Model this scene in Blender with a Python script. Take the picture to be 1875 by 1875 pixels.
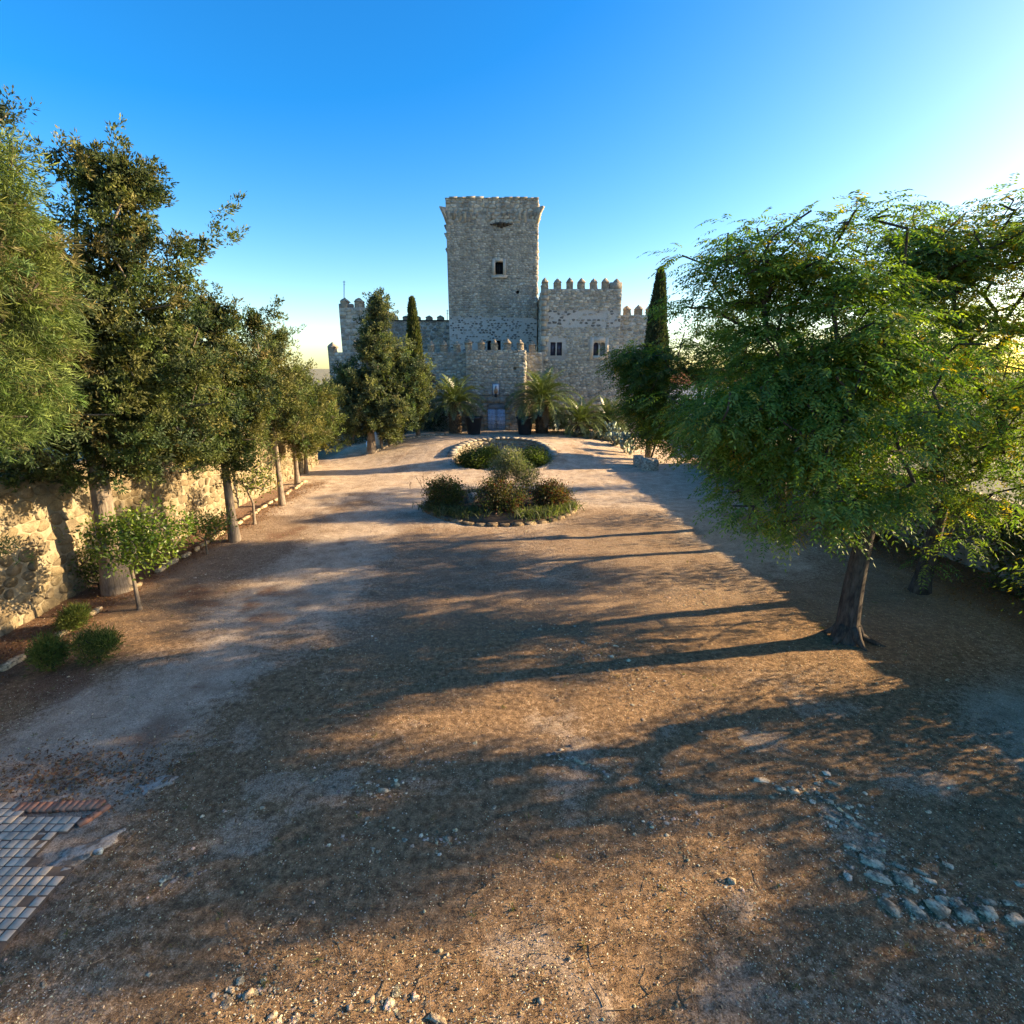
import bpy, math, random
import numpy as np
from mathutils import Vector, Matrix
from mathutils.geometry import delaunay_2d_cdt

for _o in list(bpy.data.objects):
    bpy.data.objects.remove(_o, do_unlink=True)
scene = bpy.context.scene
COL = scene.collection
R = math.radians
rng = np.random.default_rng(11)
random.seed(11)

# ------------------------------------------------------------------ camera, sky, sun, exposure
CAM_H, PITCH = 5.0, 15.0
cam_d = bpy.data.cameras.new("camera"); cam = bpy.data.objects.new("camera", cam_d); COL.objects.link(cam)
cam.location = (0, 0, CAM_H); cam.rotation_euler = (R(90 - PITCH), 0, 0)
cam_d.sensor_width = 36; cam_d.lens = 18; cam_d.clip_start = .05; cam_d.clip_end = 60000
scene.camera = cam
SUN_AZ, SUN_EL = 78.5, 17.0          # azimuth clockwise from +Y
world = bpy.data.worlds.new("World"); scene.world = world; world.use_nodes = True
wn = world.node_tree.nodes; wl = world.node_tree.links; wn.clear()
sky = wn.new("ShaderNodeTexSky"); sky.sky_type = 'NISHITA'; sky.sun_disc = False
sky.sun_elevation = R(SUN_EL); sky.sun_rotation = R(SUN_AZ); sky.altitude = 200
sky.air_density = 1.0; sky.dust_density = 1.25; sky.ozone_density = 2.7
hs = wn.new("ShaderNodeHueSaturation"); hs.inputs['Saturation'].default_value = 1.49; hs.inputs['Hue'].default_value = .512
bg = wn.new("ShaderNodeBackground"); bg.inputs['Strength'].default_value = .103
wo = wn.new("ShaderNodeOutputWorld")
wl.new(sky.outputs[0], hs.inputs['Color']); wl.new(hs.outputs[0], bg.inputs['Color']); wl.new(bg.outputs[0], wo.inputs['Surface'])
sun_d = bpy.data.lights.new("sun", 'SUN'); sun_d.energy = 3.9; sun_d.angle = R(.53); sun_d.color = (1.0, .84, .62)
sun = bpy.data.objects.new("sun", sun_d); COL.objects.link(sun)
_s = Vector((math.sin(R(SUN_AZ)) * math.cos(R(SUN_EL)), math.cos(R(SUN_AZ)) * math.cos(R(SUN_EL)), math.sin(R(SUN_EL))))
sun.rotation_euler = _s.to_track_quat('Z', 'Y').to_euler(); sun.location = _s * 60
vs = scene.view_settings
vs.view_transform = 'Standard'; vs.look = 'None'; vs.exposure = 2.08; vs.gamma = 1; vs.use_curve_mapping = False
vs.use_white_balance = True; vs.white_balance_temperature = 8200; vs.white_balance_tint = 10
scene.render.engine = 'CYCLES'
cy = scene.cycles
cy.use_denoising = True; cy.max_bounces = 6; cy.diffuse_bounces = 3; cy.glossy_bounces = 2; cy.transmission_bounces = 3; cy.transparent_max_bounces = 4
cy.use_adaptive_sampling = True; cy.adaptive_threshold = .015; cy.sample_clamp_indirect = 6

# ------------------------------------------------------------------ helpers
CP, SP = math.cos(R(PITCH)), math.sin(R(PITCH))
def ray(px, py):
    a = (px - 937.5) / 937.5; b = (937.5 - py) / 937.5
    return a, CP + b * SP, -SP + b * CP
def at(px, py, Y):
    a, dy, dz = ray(px, py); t = Y / dy
    return Vector((a * t, Y, CAM_H + dz * t))
_tab = np.random.default_rng(5).random((256, 256))
def vnoise(x, y):
    x = np.asarray(x, float); y = np.asarray(y, float)
    xi = np.floor(x).astype(int); yi = np.floor(y).astype(int)
    fx = x - xi; fy = y - yi; fx = fx * fx * (3 - 2 * fx); fy = fy * fy * (3 - 2 * fy)
    g = lambda i, j: _tab[(xi + i) & 255, (yi + j) & 255]
    return (g(0, 0) * (1 - fx) + g(1, 0) * fx) * (1 - fy) + (g(0, 1) * (1 - fx) + g(1, 1) * fx) * fy
def fbm(x, y, o=4):
    s = 0; a = .5; t = 0
    for k in range(o):
        s = s + a * vnoise(x * 2 ** k + 17.3 * k, y * 2 ** k + 9.1 * k); t += a; a *= .5
    return s / t
def sst(t):
    t = np.clip(t, 0, 1); return t * t * (3 - 2 * t)
EX_C, EX_R = (-.55, 29.45), 2.7
MOUND = (-.6, 37.8)
def mound(x, y):
    d = np.hypot((x - MOUND[0]) / 1.05, y - MOUND[1])
    return 1.05 * sst((12.6 - d) / 7.6)
def gz(x, y):
    x = np.asarray(x, float); y = np.asarray(y, float)
    z = mound(x, y)
    inside = np.hypot(x - EX_C[0], y - EX_C[1]) < EX_R + .12
    z = np.where(inside, np.minimum(z, .02 + .0 * z), z)
    return z + .10 * (fbm(x * .35, y * .35, 3) - .5) + .05 * (fbm(x * 1.7 + 5, y * 1.7, 3) - .5)
def gzf(x, y): return float(gz(x, y))
def hit(px, py):
    a, dy, dz = ray(px, py); t = 1.0
    for _ in range(4000):
        x, y, z = a * t, dy * t, CAM_H + dz * t
        if z <= gzf(x, y): break
        t += max(.01, (z - gzf(x, y)) * .6)
    return Vector((a * t, dy * t, gzf(a * t, dy * t)))

WLOC = {}
def wloc(o):
    return WLOC.get(o.name, Vector((0, 0, 0)))
def tag(o, label=None, cat=None, group=None, kind=None):
    if label: o["label"] = label
    if cat: o["category"] = cat
    if group: o["group"] = group
    if kind: o["kind"] = kind
    return o
def empty(name, loc, label=None, cat=None, group=None):
    o = bpy.data.objects.new(name, None); COL.objects.link(o); o.location = loc; o.empty_display_size = .2
    WLOC[o.name] = Vector(loc)
    return tag(o, label, cat, group)
def place(name, me, parent=None, loc=(0, 0, 0), rot=(0, 0, 0), sc=(1, 1, 1)):
    o = bpy.data.objects.new(name, me); COL.objects.link(o)
    o.location = loc; o.rotation_euler = rot; o.scale = sc
    if parent is not None:
        o.parent = parent; o.matrix_parent_inverse = Matrix.Translation(-wloc(parent))
    return o
def mesh(name, V, F, mat, col=None, smooth=False):
    """F: ndarray (n,k) or list of such arrays / lists"""
    V = np.asarray(V, np.float32).reshape(-1, 3)
    if isinstance(F, np.ndarray): F = [F]
    loops = []; tot = []
    buf = {}
    for f in F:
        f = np.asarray(f, np.int32)
        if f.ndim == 1: f = f[None]
        loops.append(f.ravel()); tot.append(np.full(len(f), f.shape[1], np.int32))
    loops = np.concatenate(loops); tot = np.concatenate(tot)
    me = bpy.data.meshes.new(name)
    me.vertices.add(len(V)); me.vertices.foreach_set("co", V.ravel())
    me.loops.add(len(loops)); me.loops.foreach_set("vertex_index", loops)
    me.polygons.add(len(tot))
    me.polygons.foreach_set("loop_start", np.concatenate(([0], np.cumsum(tot)[:-1])).astype(np.int32))
    if smooth: me.polygons.foreach_set("use_smooth", np.ones(len(tot), bool))
    me.update(calc_edges=True)
    if col is not None:
        c = np.asarray(col, np.float32).reshape(-1, 3)
        if len(c) == 1: c = np.repeat(c, len(V), 0)
        a = me.color_attributes.new("Col", 'FLOAT_COLOR', 'POINT')
        a.data.foreach_set("color", np.hstack([c, np.ones((len(c), 1), np.float32)]).ravel())
    if mat: me.materials.append(mat)
    return me
class MB:
    def __init__(s): s.V = []; s.F = []; s.C = []; s.n = 0
    def add(s, V, F, col=None):
        V = np.asarray(V, float).reshape(-1, 3)
        if isinstance(F, np.ndarray): F = [F]
        for f in F:
            f = np.asarray(f, np.int64)
            if f.ndim == 1: f = f[None]
            s.F.append(f + s.n)
        if col is not None:
            c = np.asarray(col, float).reshape(-1, 3)
            if len(c) == 1: c = np.repeat(c, len(V), 0)
            s.C.append(c)
        s.V.append(V); s.n += len(V); return s
    def box(s, x0, x1, y0, y1, z0, z1, col=None):
        V = [(x, y, z) for z in (z0, z1) for y in (y0, y1) for x in (x0, x1)]
        return s.add(V, np.array([[0, 2, 3, 1], [4, 5, 7, 6], [0, 1, 5, 4], [2, 6, 7, 3], [0, 4, 6, 2], [1, 3, 7, 5]]), col)
    def tube(s, pts, rad, n=6, col=None, cap=True):
        pts = np.asarray(pts, float); rad = np.broadcast_to(np.asarray(rad, float), (len(pts),))
        rings = []
        for i in range(len(pts)):
            d = pts[min(i + 1, len(pts) - 1)] - pts[max(i - 1, 0)]; d = d / (np.linalg.norm(d) + 1e-9)
            a = np.cross(d, (0.31, .17, .93) if abs(d[2]) < .9 else (1., .1, 0)); a /= np.linalg.norm(a); b = np.cross(d, a)
            t = np.arange(n) / n * 2 * np.pi
            rings.append(pts[i] + rad[i] * (np.cos(t)[:, None] * a + np.sin(t)[:, None] * b))
        F = []
        k = np.arange(n); k2 = (k + 1) % n
        for i in range(len(pts) - 1):
            F.append(np.stack([i * n + k, i * n + k2, (i + 1) * n + k2, (i + 1) * n + k], 1))
        F = [np.concatenate(F)]
        if cap: F.append(np.array([(len(pts) - 1) * n + k])); F.append(np.array([k[::-1]]))
        return s.add(np.concatenate(rings), F, col)
    def lathe(s, prof, c, n=20, col=None):
        t = np.arange(n) / n * 2 * np.pi; V = []
        for r, z in prof: V.append(np.stack([c[0] + r * np.cos(t), c[1] + r * np.sin(t), np.full(n, c[2] + z)], 1))
        k = np.arange(n); k2 = (k + 1) % n
        F = [np.concatenate([np.stack([i * n + k, i * n + k2, (i + 1) * n + k2, (i + 1) * n + k], 1) for i in range(len(prof) - 1)])]
        F.append(np.array([(len(prof) - 1) * n + k])); F.append(np.array([k[::-1]]))
        return s.add(np.concatenate(V), F, col)
    def me(s, name, mat, smooth=False):
        return mesh(name, np.concatenate(s.V), s.F, mat, np.concatenate(s.C) if s.C else None, smooth)
    def build(s, name, mat, parent=None, smooth=False):
        return place(name, s.me(name, mat, smooth), parent)

# ------------------------------------------------------------------ materials
def newmat(name):
    m = bpy.data.materials.new(name); m.use_nodes = True
    nt = m.node_tree; nt.nodes.clear()
    return m, nt.nodes, nt.links
def N(nodes, t, **kw):
    n = nodes.new(t)
    for k, v in kw.items():
        if k.startswith('i_'): n.inputs[k[2:].replace('_', ' ')].default_value = v
        else: setattr(n, k, v)
    return n
def mixc(nodes, links, fac, a, b, mode='MIX'):
    m = nodes.new('ShaderNodeMix'); m.data_type = 'RGBA'; m.blend_type = mode
    for sock, v in ((m.inputs[0], fac), (m.inputs[6], a), (m.inputs[7], b)):
        if hasattr(v, 'links') or isinstance(v, bpy.types.NodeSocket): links.new(v, sock)
        elif isinstance(v, (int, float)): sock.default_value = v
        else: sock.default_value = (*v, 1) if len(v) == 3 else v
    return m.outputs[2]
def ramp(nodes, links, src, p0, p1, c0=(0, 0, 0), c1=(1, 1, 1)):
    r = nodes.new('ShaderNodeValToRGB'); links.new(src, r.inputs[0])
    r.color_ramp.elements[0].position = p0; r.color_ramp.elements[1].position = p1
    r.color_ramp.elements[0].color = (*c0, 1); r.color_ramp.elements[1].color = (*c1, 1)
    return r.outputs[0]
def noise(nodes, links, vec, scale, detail=4, rough=.55):
    n = nodes.new('ShaderNodeTexNoise'); n.inputs['Scale'].default_value = scale; n.inputs['Detail'].default_value = detail
    n.inputs['Roughness'].default_value = rough; links.new(vec, n.inputs['Vector']); return n.outputs[0]
def finish(nodes, links, color, rough=.9, bump=None, bstr=.3, bdist=.02, spec=.2, metal=0):
    p = nodes.new('ShaderNodeBsdfPrincipled'); o = nodes.new('ShaderNodeOutputMaterial')
    if isinstance(color, bpy.types.NodeSocket): links.new(color, p.inputs['Base Color'])
    else: p.inputs['Base Color'].default_value = (*color, 1)
    p.inputs['Roughness'].default_value = rough; p.inputs['Specular IOR Level'].default_value = spec; p.inputs['Metallic'].default_value = metal
    if bump is not None:
        b = nodes.new('ShaderNodeBump'); b.inputs['Strength'].default_value = bstr; b.inputs['Distance'].default_value = bdist
        links.new(bump, b.inputs['Height']); links.new(b.outputs[0], p.inputs['Normal'])
    links.new(p.outputs[0], o.inputs['Surface']); return p
def geo(nodes): return nodes.new('ShaderNodeNewGeometry').outputs['Position']
def attr(nodes, name="Col"):
    a = nodes.new('ShaderNodeAttribute'); a.attribute_name = name; return a.outputs['Color']

def m_stone(name, tint=(1, 1, 1), sc=1.0):
    m, n, l = newmat(name); P = geo(n)
    c = attr(n)
    n1 = noise(n, l, P, 5 * sc, 6, .65); n2 = noise(n, l, P, 28 * sc, 4, .6); n3 = noise(n, l, P, .7 * sc, 3)
    c = mixc(n, l, 1.0, c, ramp(n, l, n1, .25, .75, (.62, .60, .57), (1.28, 1.27, 1.24)), 'MULTIPLY')
    c = mixc(n, l, ramp(n, l, n2, .48, .72), c, mixc(n, l, 1.0, c, (.55, .53, .5), 'MULTIPLY'))
    c = mixc(n, l, ramp(n, l, n3, .52, .75, (0, 0, 0), (.55, .55, .55)), c, mixc(n, l, 1.0, c, (.62, .60, .56), 'MULTIPLY'))
    mp = n.new('ShaderNodeMapping'); mp.inputs['Scale'].default_value = (1.6 * sc, 1.6 * sc, .16 * sc); l.new(P, mp.inputs[0])
    n6 = noise(n, l, mp.outputs[0], 1.0, 5, .65)   # rain streaks and soot
    c = mixc(n, l, ramp(n, l, n6, .50, .68, (0, 0, 0), (.6, .6, .6)), c, mixc(n, l, 1.0, c, (.52, .50, .47), 'MULTIPLY'))
    c = mixc(n, l, 1.0, c, tint, 'MULTIPLY')
    ad = n.new('ShaderNodeMath'); ad.operation = 'ADD'; l.new(n1, ad.inputs[0]); l.new(n2, ad.inputs[1])
    finish(n, l, c, .93, ad.outputs[0], .6, .025, .15); return m
def m_mortar(name, c0, c1, vor=None, band=None):
    m, n, l = newmat(name); P = geo(n)
    n1 = noise(n, l, P, 1.3, 6, .65); n2 = noise(n, l, P, 14, 5, .65)
    c = mixc(n, l, ramp(n, l, n1, .3, .7), c0, c1)
    c = mixc(n, l, ramp(n, l, n2, .4, .7, (0, 0, 0), (.7, .7, .7)), c, tuple(x * .6 for x in c0))
    h = n2
    if band:   # old lime plaster left on the wall at one level
        sp_ = n.new('ShaderNodeSeparateXYZ'); l.new(P, sp_.inputs[0])
        n5 = noise(n, l, P, .8, 5, .6)
        w_ = n.new('ShaderNodeMath'); w_.operation = 'MULTIPLY_ADD'; l.new(n5, w_.inputs[0]); w_.inputs[1].default_value = 3.0; l.new(sp_.outputs[2], w_.inputs[2])
        lo_ = ramp(n, l, w_.outputs[0], 0, 1); mr = n.new('ShaderNodeMapRange'); mr.interpolation_type = 'SMOOTHSTEP'; l.new(w_.outputs[0], mr.inputs[0]); mr.inputs[1].default_value = band[0] + 1.2; mr.inputs[2].default_value = band[0] + 2.2
        m3 = n.new('ShaderNodeMapRange'); m3.interpolation_type = 'SMOOTHSTEP'; l.new(w_.outputs[0], m3.inputs[0]); m3.inputs[1].default_value = band[1] + 2.2; m3.inputs[2].default_value = band[1] + 1.2
        mm = n.new('ShaderNodeMath'); mm.operation = 'MULTIPLY'; l.new(mr.outputs[0], mm.inputs[0]); l.new(m3.outputs[0], mm.inputs[1])
        pl_ = mixc(n, l, ramp(n, l, n2, .35, .7), (.50, .47, .42), (.33, .31, .28))
        c = mixc(n, l, mm.outputs[0], c, pl_)
    if vor:
        mp = n.new('ShaderNodeMapping'); mp.inputs['Scale'].default_value = vor; l.new(P, mp.inputs[0])
        v = n.new('ShaderNodeTexVoronoi'); v.feature = 'DISTANCE_TO_EDGE'; v.inputs['Scale'].default_value = 1; l.new(mp.outputs[0], v.inputs['Vector'])
        v2 = n.new('ShaderNodeTexVoronoi'); v2.inputs['Scale'].default_value = 1; l.new(mp.outputs[0], v2.inputs['Vector'])
        bw = n.new('ShaderNodeRGBToBW'); l.new(v2.outputs['Color'], bw.inputs[0])
        c = mixc(n, l, 1.0, c, ramp(n, l, bw.outputs[0], .1, .9, (.65, .65, .66), (1.2, 1.18, 1.12)), 'MULTIPLY')
        e = ramp(n, l, v.outputs['Distance'], .0, .12)
        c = mixc(n, l, e, tuple(x * .5 for x in c0), c)
        ad = n.new('ShaderNodeMath'); ad.operation = 'MULTIPLY_ADD'; l.new(e, ad.inputs[0]); ad.inputs[1].default_value = 1.5; l.new(n2, ad.inputs[2]); h = ad.outputs[0]
    finish(n, l, c, .95, h, .6, .03, .1); return m
def m_leaf(name, trans=.35, gloss=.06, rough=.5):
    m, n, l = newmat(name)
    c = attr(n)
    d = N(n, 'ShaderNodeBsdfDiffuse'); l.new(c, d.inputs['Color'])
    t = N(n, 'ShaderNodeBsdfTranslucent')
    c2 = mixc(n, l, 1.0, c, (1.25, 1.35, .6), 'MULTIPLY'); l.new(c2, t.inputs['Color'])
    mx = n.new('ShaderNodeMixShader'); mx.inputs[0].default_value = trans; l.new(d.outputs[0], mx.inputs[1]); l.new(t.outputs[0], mx.inputs[2])
    g = N(n, 'ShaderNodeBsdfGlossy'); g.inputs['Roughness'].default_value = rough
    m2 = n.new('ShaderNodeMixShader'); m2.inputs[0].default_value = gloss; l.new(mx.outputs[0], m2.inputs[1]); l.new(g.outputs[0], m2.inputs[2])
    o = n.new('ShaderNodeOutputMaterial'); l.new(m2.outputs[0], o.inputs['Surface']); return m
def m_bark(name, c0, c1, sc=(14, 14, 2.2)):
    m, n, l = newmat(name); P = geo(n)
    mp = n.new('ShaderNodeMapping'); mp.inputs['Scale'].default_value = sc; l.new(P, mp.inputs[0])
    n1 = noise(n, l, mp.outputs[0], 1.5, 6, .7); n2 = noise(n, l, P, 3, 4)
    c = mixc(n, l, ramp(n, l, n1, .35, .65), c0, c1)
    c = mixc(n, l, ramp(n, l, n2, .5, .8), c, tuple(x * .6 for x in c1))
    finish(n, l, c, .95, n1, .9, .05, .1); return m
def m_flat(name, c, rough=.6, var=.25, sc=8, metal=0, spec=.4, bump=.15):
    m, n, l = newmat(name); P = geo(n)
    n1 = noise(n, l, P, sc, 5, .6)
    cc = mixc(n, l, ramp(n, l, n1, .3, .75), tuple(x * (1 - var) for x in c), tuple(min(1, x * (1 + var)) for x in c))
    finish(n, l, cc, rough, n1, bump, .01, spec, metal); return m

M = {}
M['stone'] = m_stone('castle_stone')
M['wallstone'] = m_stone('wall_stone', (1.0, 1.0, 1.0), 1.3)
M['mortar'] = m_mortar('castle_mortar', (.40, .36, .305), (.30, .265, .22), band=(6.7, 9.6))
M['merlon'] = m_mortar('merlon_masonry', (.46, .375, .275), (.36, .29, .205), (3.2, 3.2, 5.0))
M['side'] = m_mortar('side_masonry', (.30, .28, .25), (.22, .21, .19), (2.2, 2.2, 4.2))
M['wallmortar'] = m_mortar('wall_mortar', (.31, .255, .17), (.25, .205, .135))
M['rightwall'] = m_mortar('right_wall_render', (.40, .36, .31), (.28, .25, .21), (1.6, 1.6, 2.6))
M['dark'] = m_flat('dark_interior', (.012, .011, .012), .8, .2)
M['iron'] = m_flat('black_iron', (.02, .02, .022), .5, .2)
M['pane'] = m_flat('window_pane', (.10, .09, .13), .12, .1, spec=.6)
M['frame'] = m_flat('window_surround', (.47, .40, .32), .9, .18, 12)
M['doorblue'] = m_flat('blue_door_paint', (.50, .60, .76), .55, .22, 9)
M['doordark'] = m_flat('blue_door_transom', (.20, .27, .33), .6, .2)
M['stud'] = m_flat('dark_stud', (.03, .035, .045), .5, .1)
M['pot'] = m_flat('black_planter', (.022, .023, .027), .45, .3, 3)
M['soil'] = m_flat('soil', (.10, .068, .045), .95, .4, 10, spec=.05, bump=.6)
M['tilewhite'] = m_flat('glazed_white', (.62, .62, .60), .3, .08)
M['tileblue'] = m_flat('glazed_blue', (.12, .17, .27), .3, .2)
M['tileorange'] = m_flat('glazed_orange', (.42, .21, .10), .35, .25, 14)
M['tilegrey'] = m_flat('glazed_grey', (.25, .25, .27), .35, .25, 14)
def m_conc():
    m, n, l = newmat('pale_concrete'); P = geo(n)
    n1 = noise(n, l, P, 7, 6, .7); n2 = noise(n, l, P, 40, 5, .7)
    c = mixc(n, l, ramp(n, l, n2, .3, .7), (.32, .26, .195), (.50, .43, .345))
    c = mixc(n, l, ramp(n, l, n1, .47, .57), c, (.20, .145, .10))
    finish(n, l, c, .95, n2, .8, .03, .08); return m
M['concrete'] = m_conc()
M['paver'] = m_flat('paver_grey', (.46, .365, .265), .9, .34, 7, spec=.15, bump=.3)
M['grout'] = m_flat('paver_joint', (.085, .07, .06), .95, .3, 8, spec=.05)
M['brick'] = m_flat('red_brick', (.42, .19, .115), .9, .25, 9, spec=.1, bump=.4)
def m_rock():
    m, n, l = newmat('lichen_rock'); P = geo(n); c = attr(n)
    n1 = noise(n, l, P, 9, 6, .7); n2 = noise(n, l, P, 30, 5, .7)
    c = mixc(n, l, ramp(n, l, n1, .42, .58), mixc(n, l, 1.0, c, (.45, .44, .43), 'MULTIPLY'), mixc(n, l, 1.0, c, (1.45, 1.42, 1.36), 'MULTIPLY'))
    c = mixc(n, l, ramp(n, l, n2, .56, .66), c, (.075, .065, .055))
    c = mixc(n, l, 1.0, c, (1.08, .97, .80), 'MULTIPLY')
    finish(n, l, c, .95, n2, .8, .03, .1); return m
M['rock'] = m_rock()
M['white'] = m_flat('white_wash', (.74, .73, .70), .9, .06, 2, spec=.1)
M['sack'] = m_flat('white_sack', (.66, .66, .67), .7, .12, 6, spec=.2, bump=.4)
M['drive'] = m_flat('driveway_concrete', (.40, .34, .27), .9, .15, 1.5, spec=.1)
M['conifer'] = m_leaf('conifer_foliage', .25, .012, .6)
M['leaf'] = m_leaf('broad_leaf', .48, .025, .5)
M['citrus'] = m_leaf('citrus_leaf', .36, .03, .4)
M['palm'] = m_leaf('palm_leaf', .25, .10, .4)
M['dry'] = m_leaf('dry_straw', .25, .02, .6)
M['agave'] = m_leaf('succulent', .08, .05, .5)
M['bark'] = m_bark('cypress_bark', (.30, .245, .19), (.15, .115, .085))
M['barkdark'] = m_bark('tree_bark', (.125, .10, .08), (.045, .036, .03), (12, 12, 2.5))
M['bark_young'] = m_bark('young_bark', (.26, .21, .16), (.15, .12, .09))
M['palmtrunk'] = m_bark('palm_trunk', (.17, .125, .085), (.07, .05, .035), (6, 6, 6))
M['branch'] = m_bark('branch', (.085, .07, .055), (.05, .04, .03), (8, 8, 8))

# ------------------------------------------------------------------ ground
def zones(x, y):
    """soil types: R pale dust, G red leaf litter, B dry brown thatch"""
    n = fbm(x * .33 + 3, y * .33 + 40, 5); n2 = fbm(x * 1.3 + 70, y * 1.3 + 11, 4); n3 = fbm(x * .8 + 20, y * .8 + 90, 4)
    pale = np.zeros_like(x)
    # trodden track along the left side and round the bed
    tx = np.interp(y, [2, 5, 8, 11, 14, 18, 24, 30], [-6.6, -6.2, -5.6, -5.2, -5.0, -5.2, -5.5, -6])
    pale = np.maximum(pale, np.exp(-((x - tx) / (1.25 + .03 * y)) ** 2) * (1.0 if True else 0))
    pale = np.maximum(pale, sst((y - 15.5 + 3 * (n - .5)) / 5.0) * .95)
    rx = np.interp(y, [8, 11, 14, 20, 30], [6.5, 7.4, 7.2, 6.2, 5.5])
    pale = np.maximum(pale, np.exp(-((x - rx) / 1.5) ** 2) * sst((y - 10.5) / 3) * 1.0)
    pale = np.maximum(pale, .75 * sst((x - 5.5) / 2) * sst((9 - y) / 3) * sst((y - 4) / 2.5))
    pale = np.clip(pale * (.35 + 1.3 * n2) + (n - .55) * 1.1, 0, 1)
    pale = np.maximum(pale, .42 * sst((n2 - .56) / .16) * sst((10 - y) / 4))
    red = .62 * sst((n3 - .52) / .2) * sst((22 - y) / 6) * (.35 + .65 * sst((-3.0 - x) / 3))
    red = np.maximum(red, .62 * sst((-7.9 - x - .06 * (y - 8)) / 1.1) * sst((25 - y) / 3))
    red = np.maximum(red, .55 * sst((x - 9.6) / 1.2))
    pale = pale * sst((x + 11.6) / .6) * sst((13.2 - x) / .6)
    thatch = sst((13.5 - y) / 7) * (1 - .9 * pale) * (.55 + .75 * n3)
    return np.stack([np.clip(pale, 0, 1), np.clip(red, 0, 1), np.clip(np.maximum(thatch, sst((-11.4 - x) / .5)), 0, 1)], -1)

def m_ground():
    m, n, l = newmat('courtyard_soil'); P = geo(n)
    z = attr(n, "Col"); sep = n.new('ShaderNodeSeparateColor'); l.new(z, sep.inputs[0])
    n1 = noise(n, l, P, 2.2, 7, .65); n2 = noise(n, l, P, 11, 6, .7); n3 = noise(n, l, P, 55, 4, .7); n4 = noise(n, l, P, 160, 3, .7)
    base = mixc(n, l, ramp(n, l, n1, .3, .7), (.235, .155, .100), (.36, .262, .18))
    th = mixc(n, l, ramp(n, l, n2, .35, .65), (.195, .118, .066), (.37, .235, .13))
    red = mixc(n, l, ramp(n, l, n3, .35, .65), (.13, .070, .046), (.25, .142, .092))
    pale = mixc(n, l, ramp(n, l, n1, .3, .7), (.38, .275, .190), (.64, .51, .38))
    pale = mixc(n, l, ramp(n, l, n2, .52, .78), pale, (.265, .205, .155))
    def soft(sock, edge):
        a = n.new('ShaderNodeMath'); a.operation = 'MULTIPLY_ADD'; l.new(n2, a.inputs[0]); a.inputs[1].default_value = 1.0; a.inputs[2].default_value = -.5
        b = n.new('ShaderNodeMath'); b.operation = 'ADD'; l.new(a.outputs[0], b.inputs[0]); l.new(sock, b.inputs[1])
        c = n.new('ShaderNodeMath'); c.operation = 'MULTIPLY_ADD'; l.new(n3, c.inputs[0]); c.inputs[1].default_value = .6; c.inputs[2].default_value = -.3
        d = n.new('ShaderNodeMath'); d.operation = 'ADD'; l.new(b.outputs[0], d.inputs[0]); l.new(c.outputs[0], d.inputs[1])
        return ramp(n, l, d.outputs[0], edge - .22, edge + .22)
    c = mixc(n, l, soft(sep.outputs[2], .42), base, th)
    c = mixc(n, l, soft(sep.outputs[0], .45), c, pale)
    c = mixc(n, l, soft(sep.outputs[1], .50), c, red)
    c = mixc(n, l, 1.0, c, ramp(n, l, n4, .25, .75, (.55, .55, .55), (1.42, 1.42, 1.42)), 'MULTIPLY')
    c = mixc(n, l, 1.0, c, ramp(n, l, n3, .28, .72, (.50, .49, .48), (1.5, 1.48, 1.45)), 'MULTIPLY')
    c = mixc(n, l, 1.0, c, ramp(n, l, n2, .3, .7, (.72, .71, .70), (1.25, 1.25, 1.25)), 'MULTIPLY')
    c = mixc(n, l, ramp(n, l, n4, .68, .74, (0, 0, 0), (.45, .45, .45)), c, (.42, .36, .28))
    ad = n.new('ShaderNodeMath'); ad.operation = 'MULTIPLY_ADD'; l.new(n2, ad.inputs[0]); ad.inputs[1].default_value = 1.6; l.new(n3, ad.inputs[2])
    a2 = n.new('ShaderNodeMath'); a2.operation = 'MULTIPLY_ADD'; l.new(n4, a2.inputs[0]); a2.inputs[1].default_value = .5; l.new(ad.outputs[0], a2.inputs[2])
    finish(n, l, c, .97, a2.outputs[0], .8, .045, .06); return m
M['ground'] = m_ground()
def m_far():
    m, n, l = newmat('far_land'); P = geo(n)
    n1 = noise(n, l, P, .02, 5, .6); n2 = noise(n, l, P, .002, 5, .6)
    c = mixc(n, l, ramp(n, l, n1, .4, .6), (.10, .115, .06), (.30, .25, .15))
    c = mixc(n, l, ramp(n, l, n2, .4, .6), c, (.22, .2, .13))
    finish(n, l, c, .95); return m
M['far'] = m_far()

gx = np.arange(-17, 17.01, .14); gy = np.concatenate([np.arange(1.6, 13, .1), np.arange(13, 36, .2), np.arange(36, 60.1, .5)])
GX, GY = np.meshgrid(gx, gy); GZ = gz(GX, GY) + .022 * (fbm(GX * 6, GY * 6, 3) - .5) + .012 * (vnoise(GX * 9, GY * 9) - .5) * (GY < 14)
# ground drops to the lane on the right beyond the wall end
nyg, nxg = GX.shape
idx = np.arange(nyg * nxg).reshape(nyg, nxg)
FQ = np.stack([idx[:-1, :-1], idx[:-1, 1:], idx[1:, 1:], idx[1:, :-1]], -1).reshape(-1, 4)
gm = mesh('ground', np.stack([GX, GY, GZ], -1).reshape(-1, 3), FQ, M['ground'], zones(GX, GY).reshape(-1, 3), True)
tag(place('ground', gm), 'bare brown earth of the castle courtyard', kind='structure')
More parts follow.
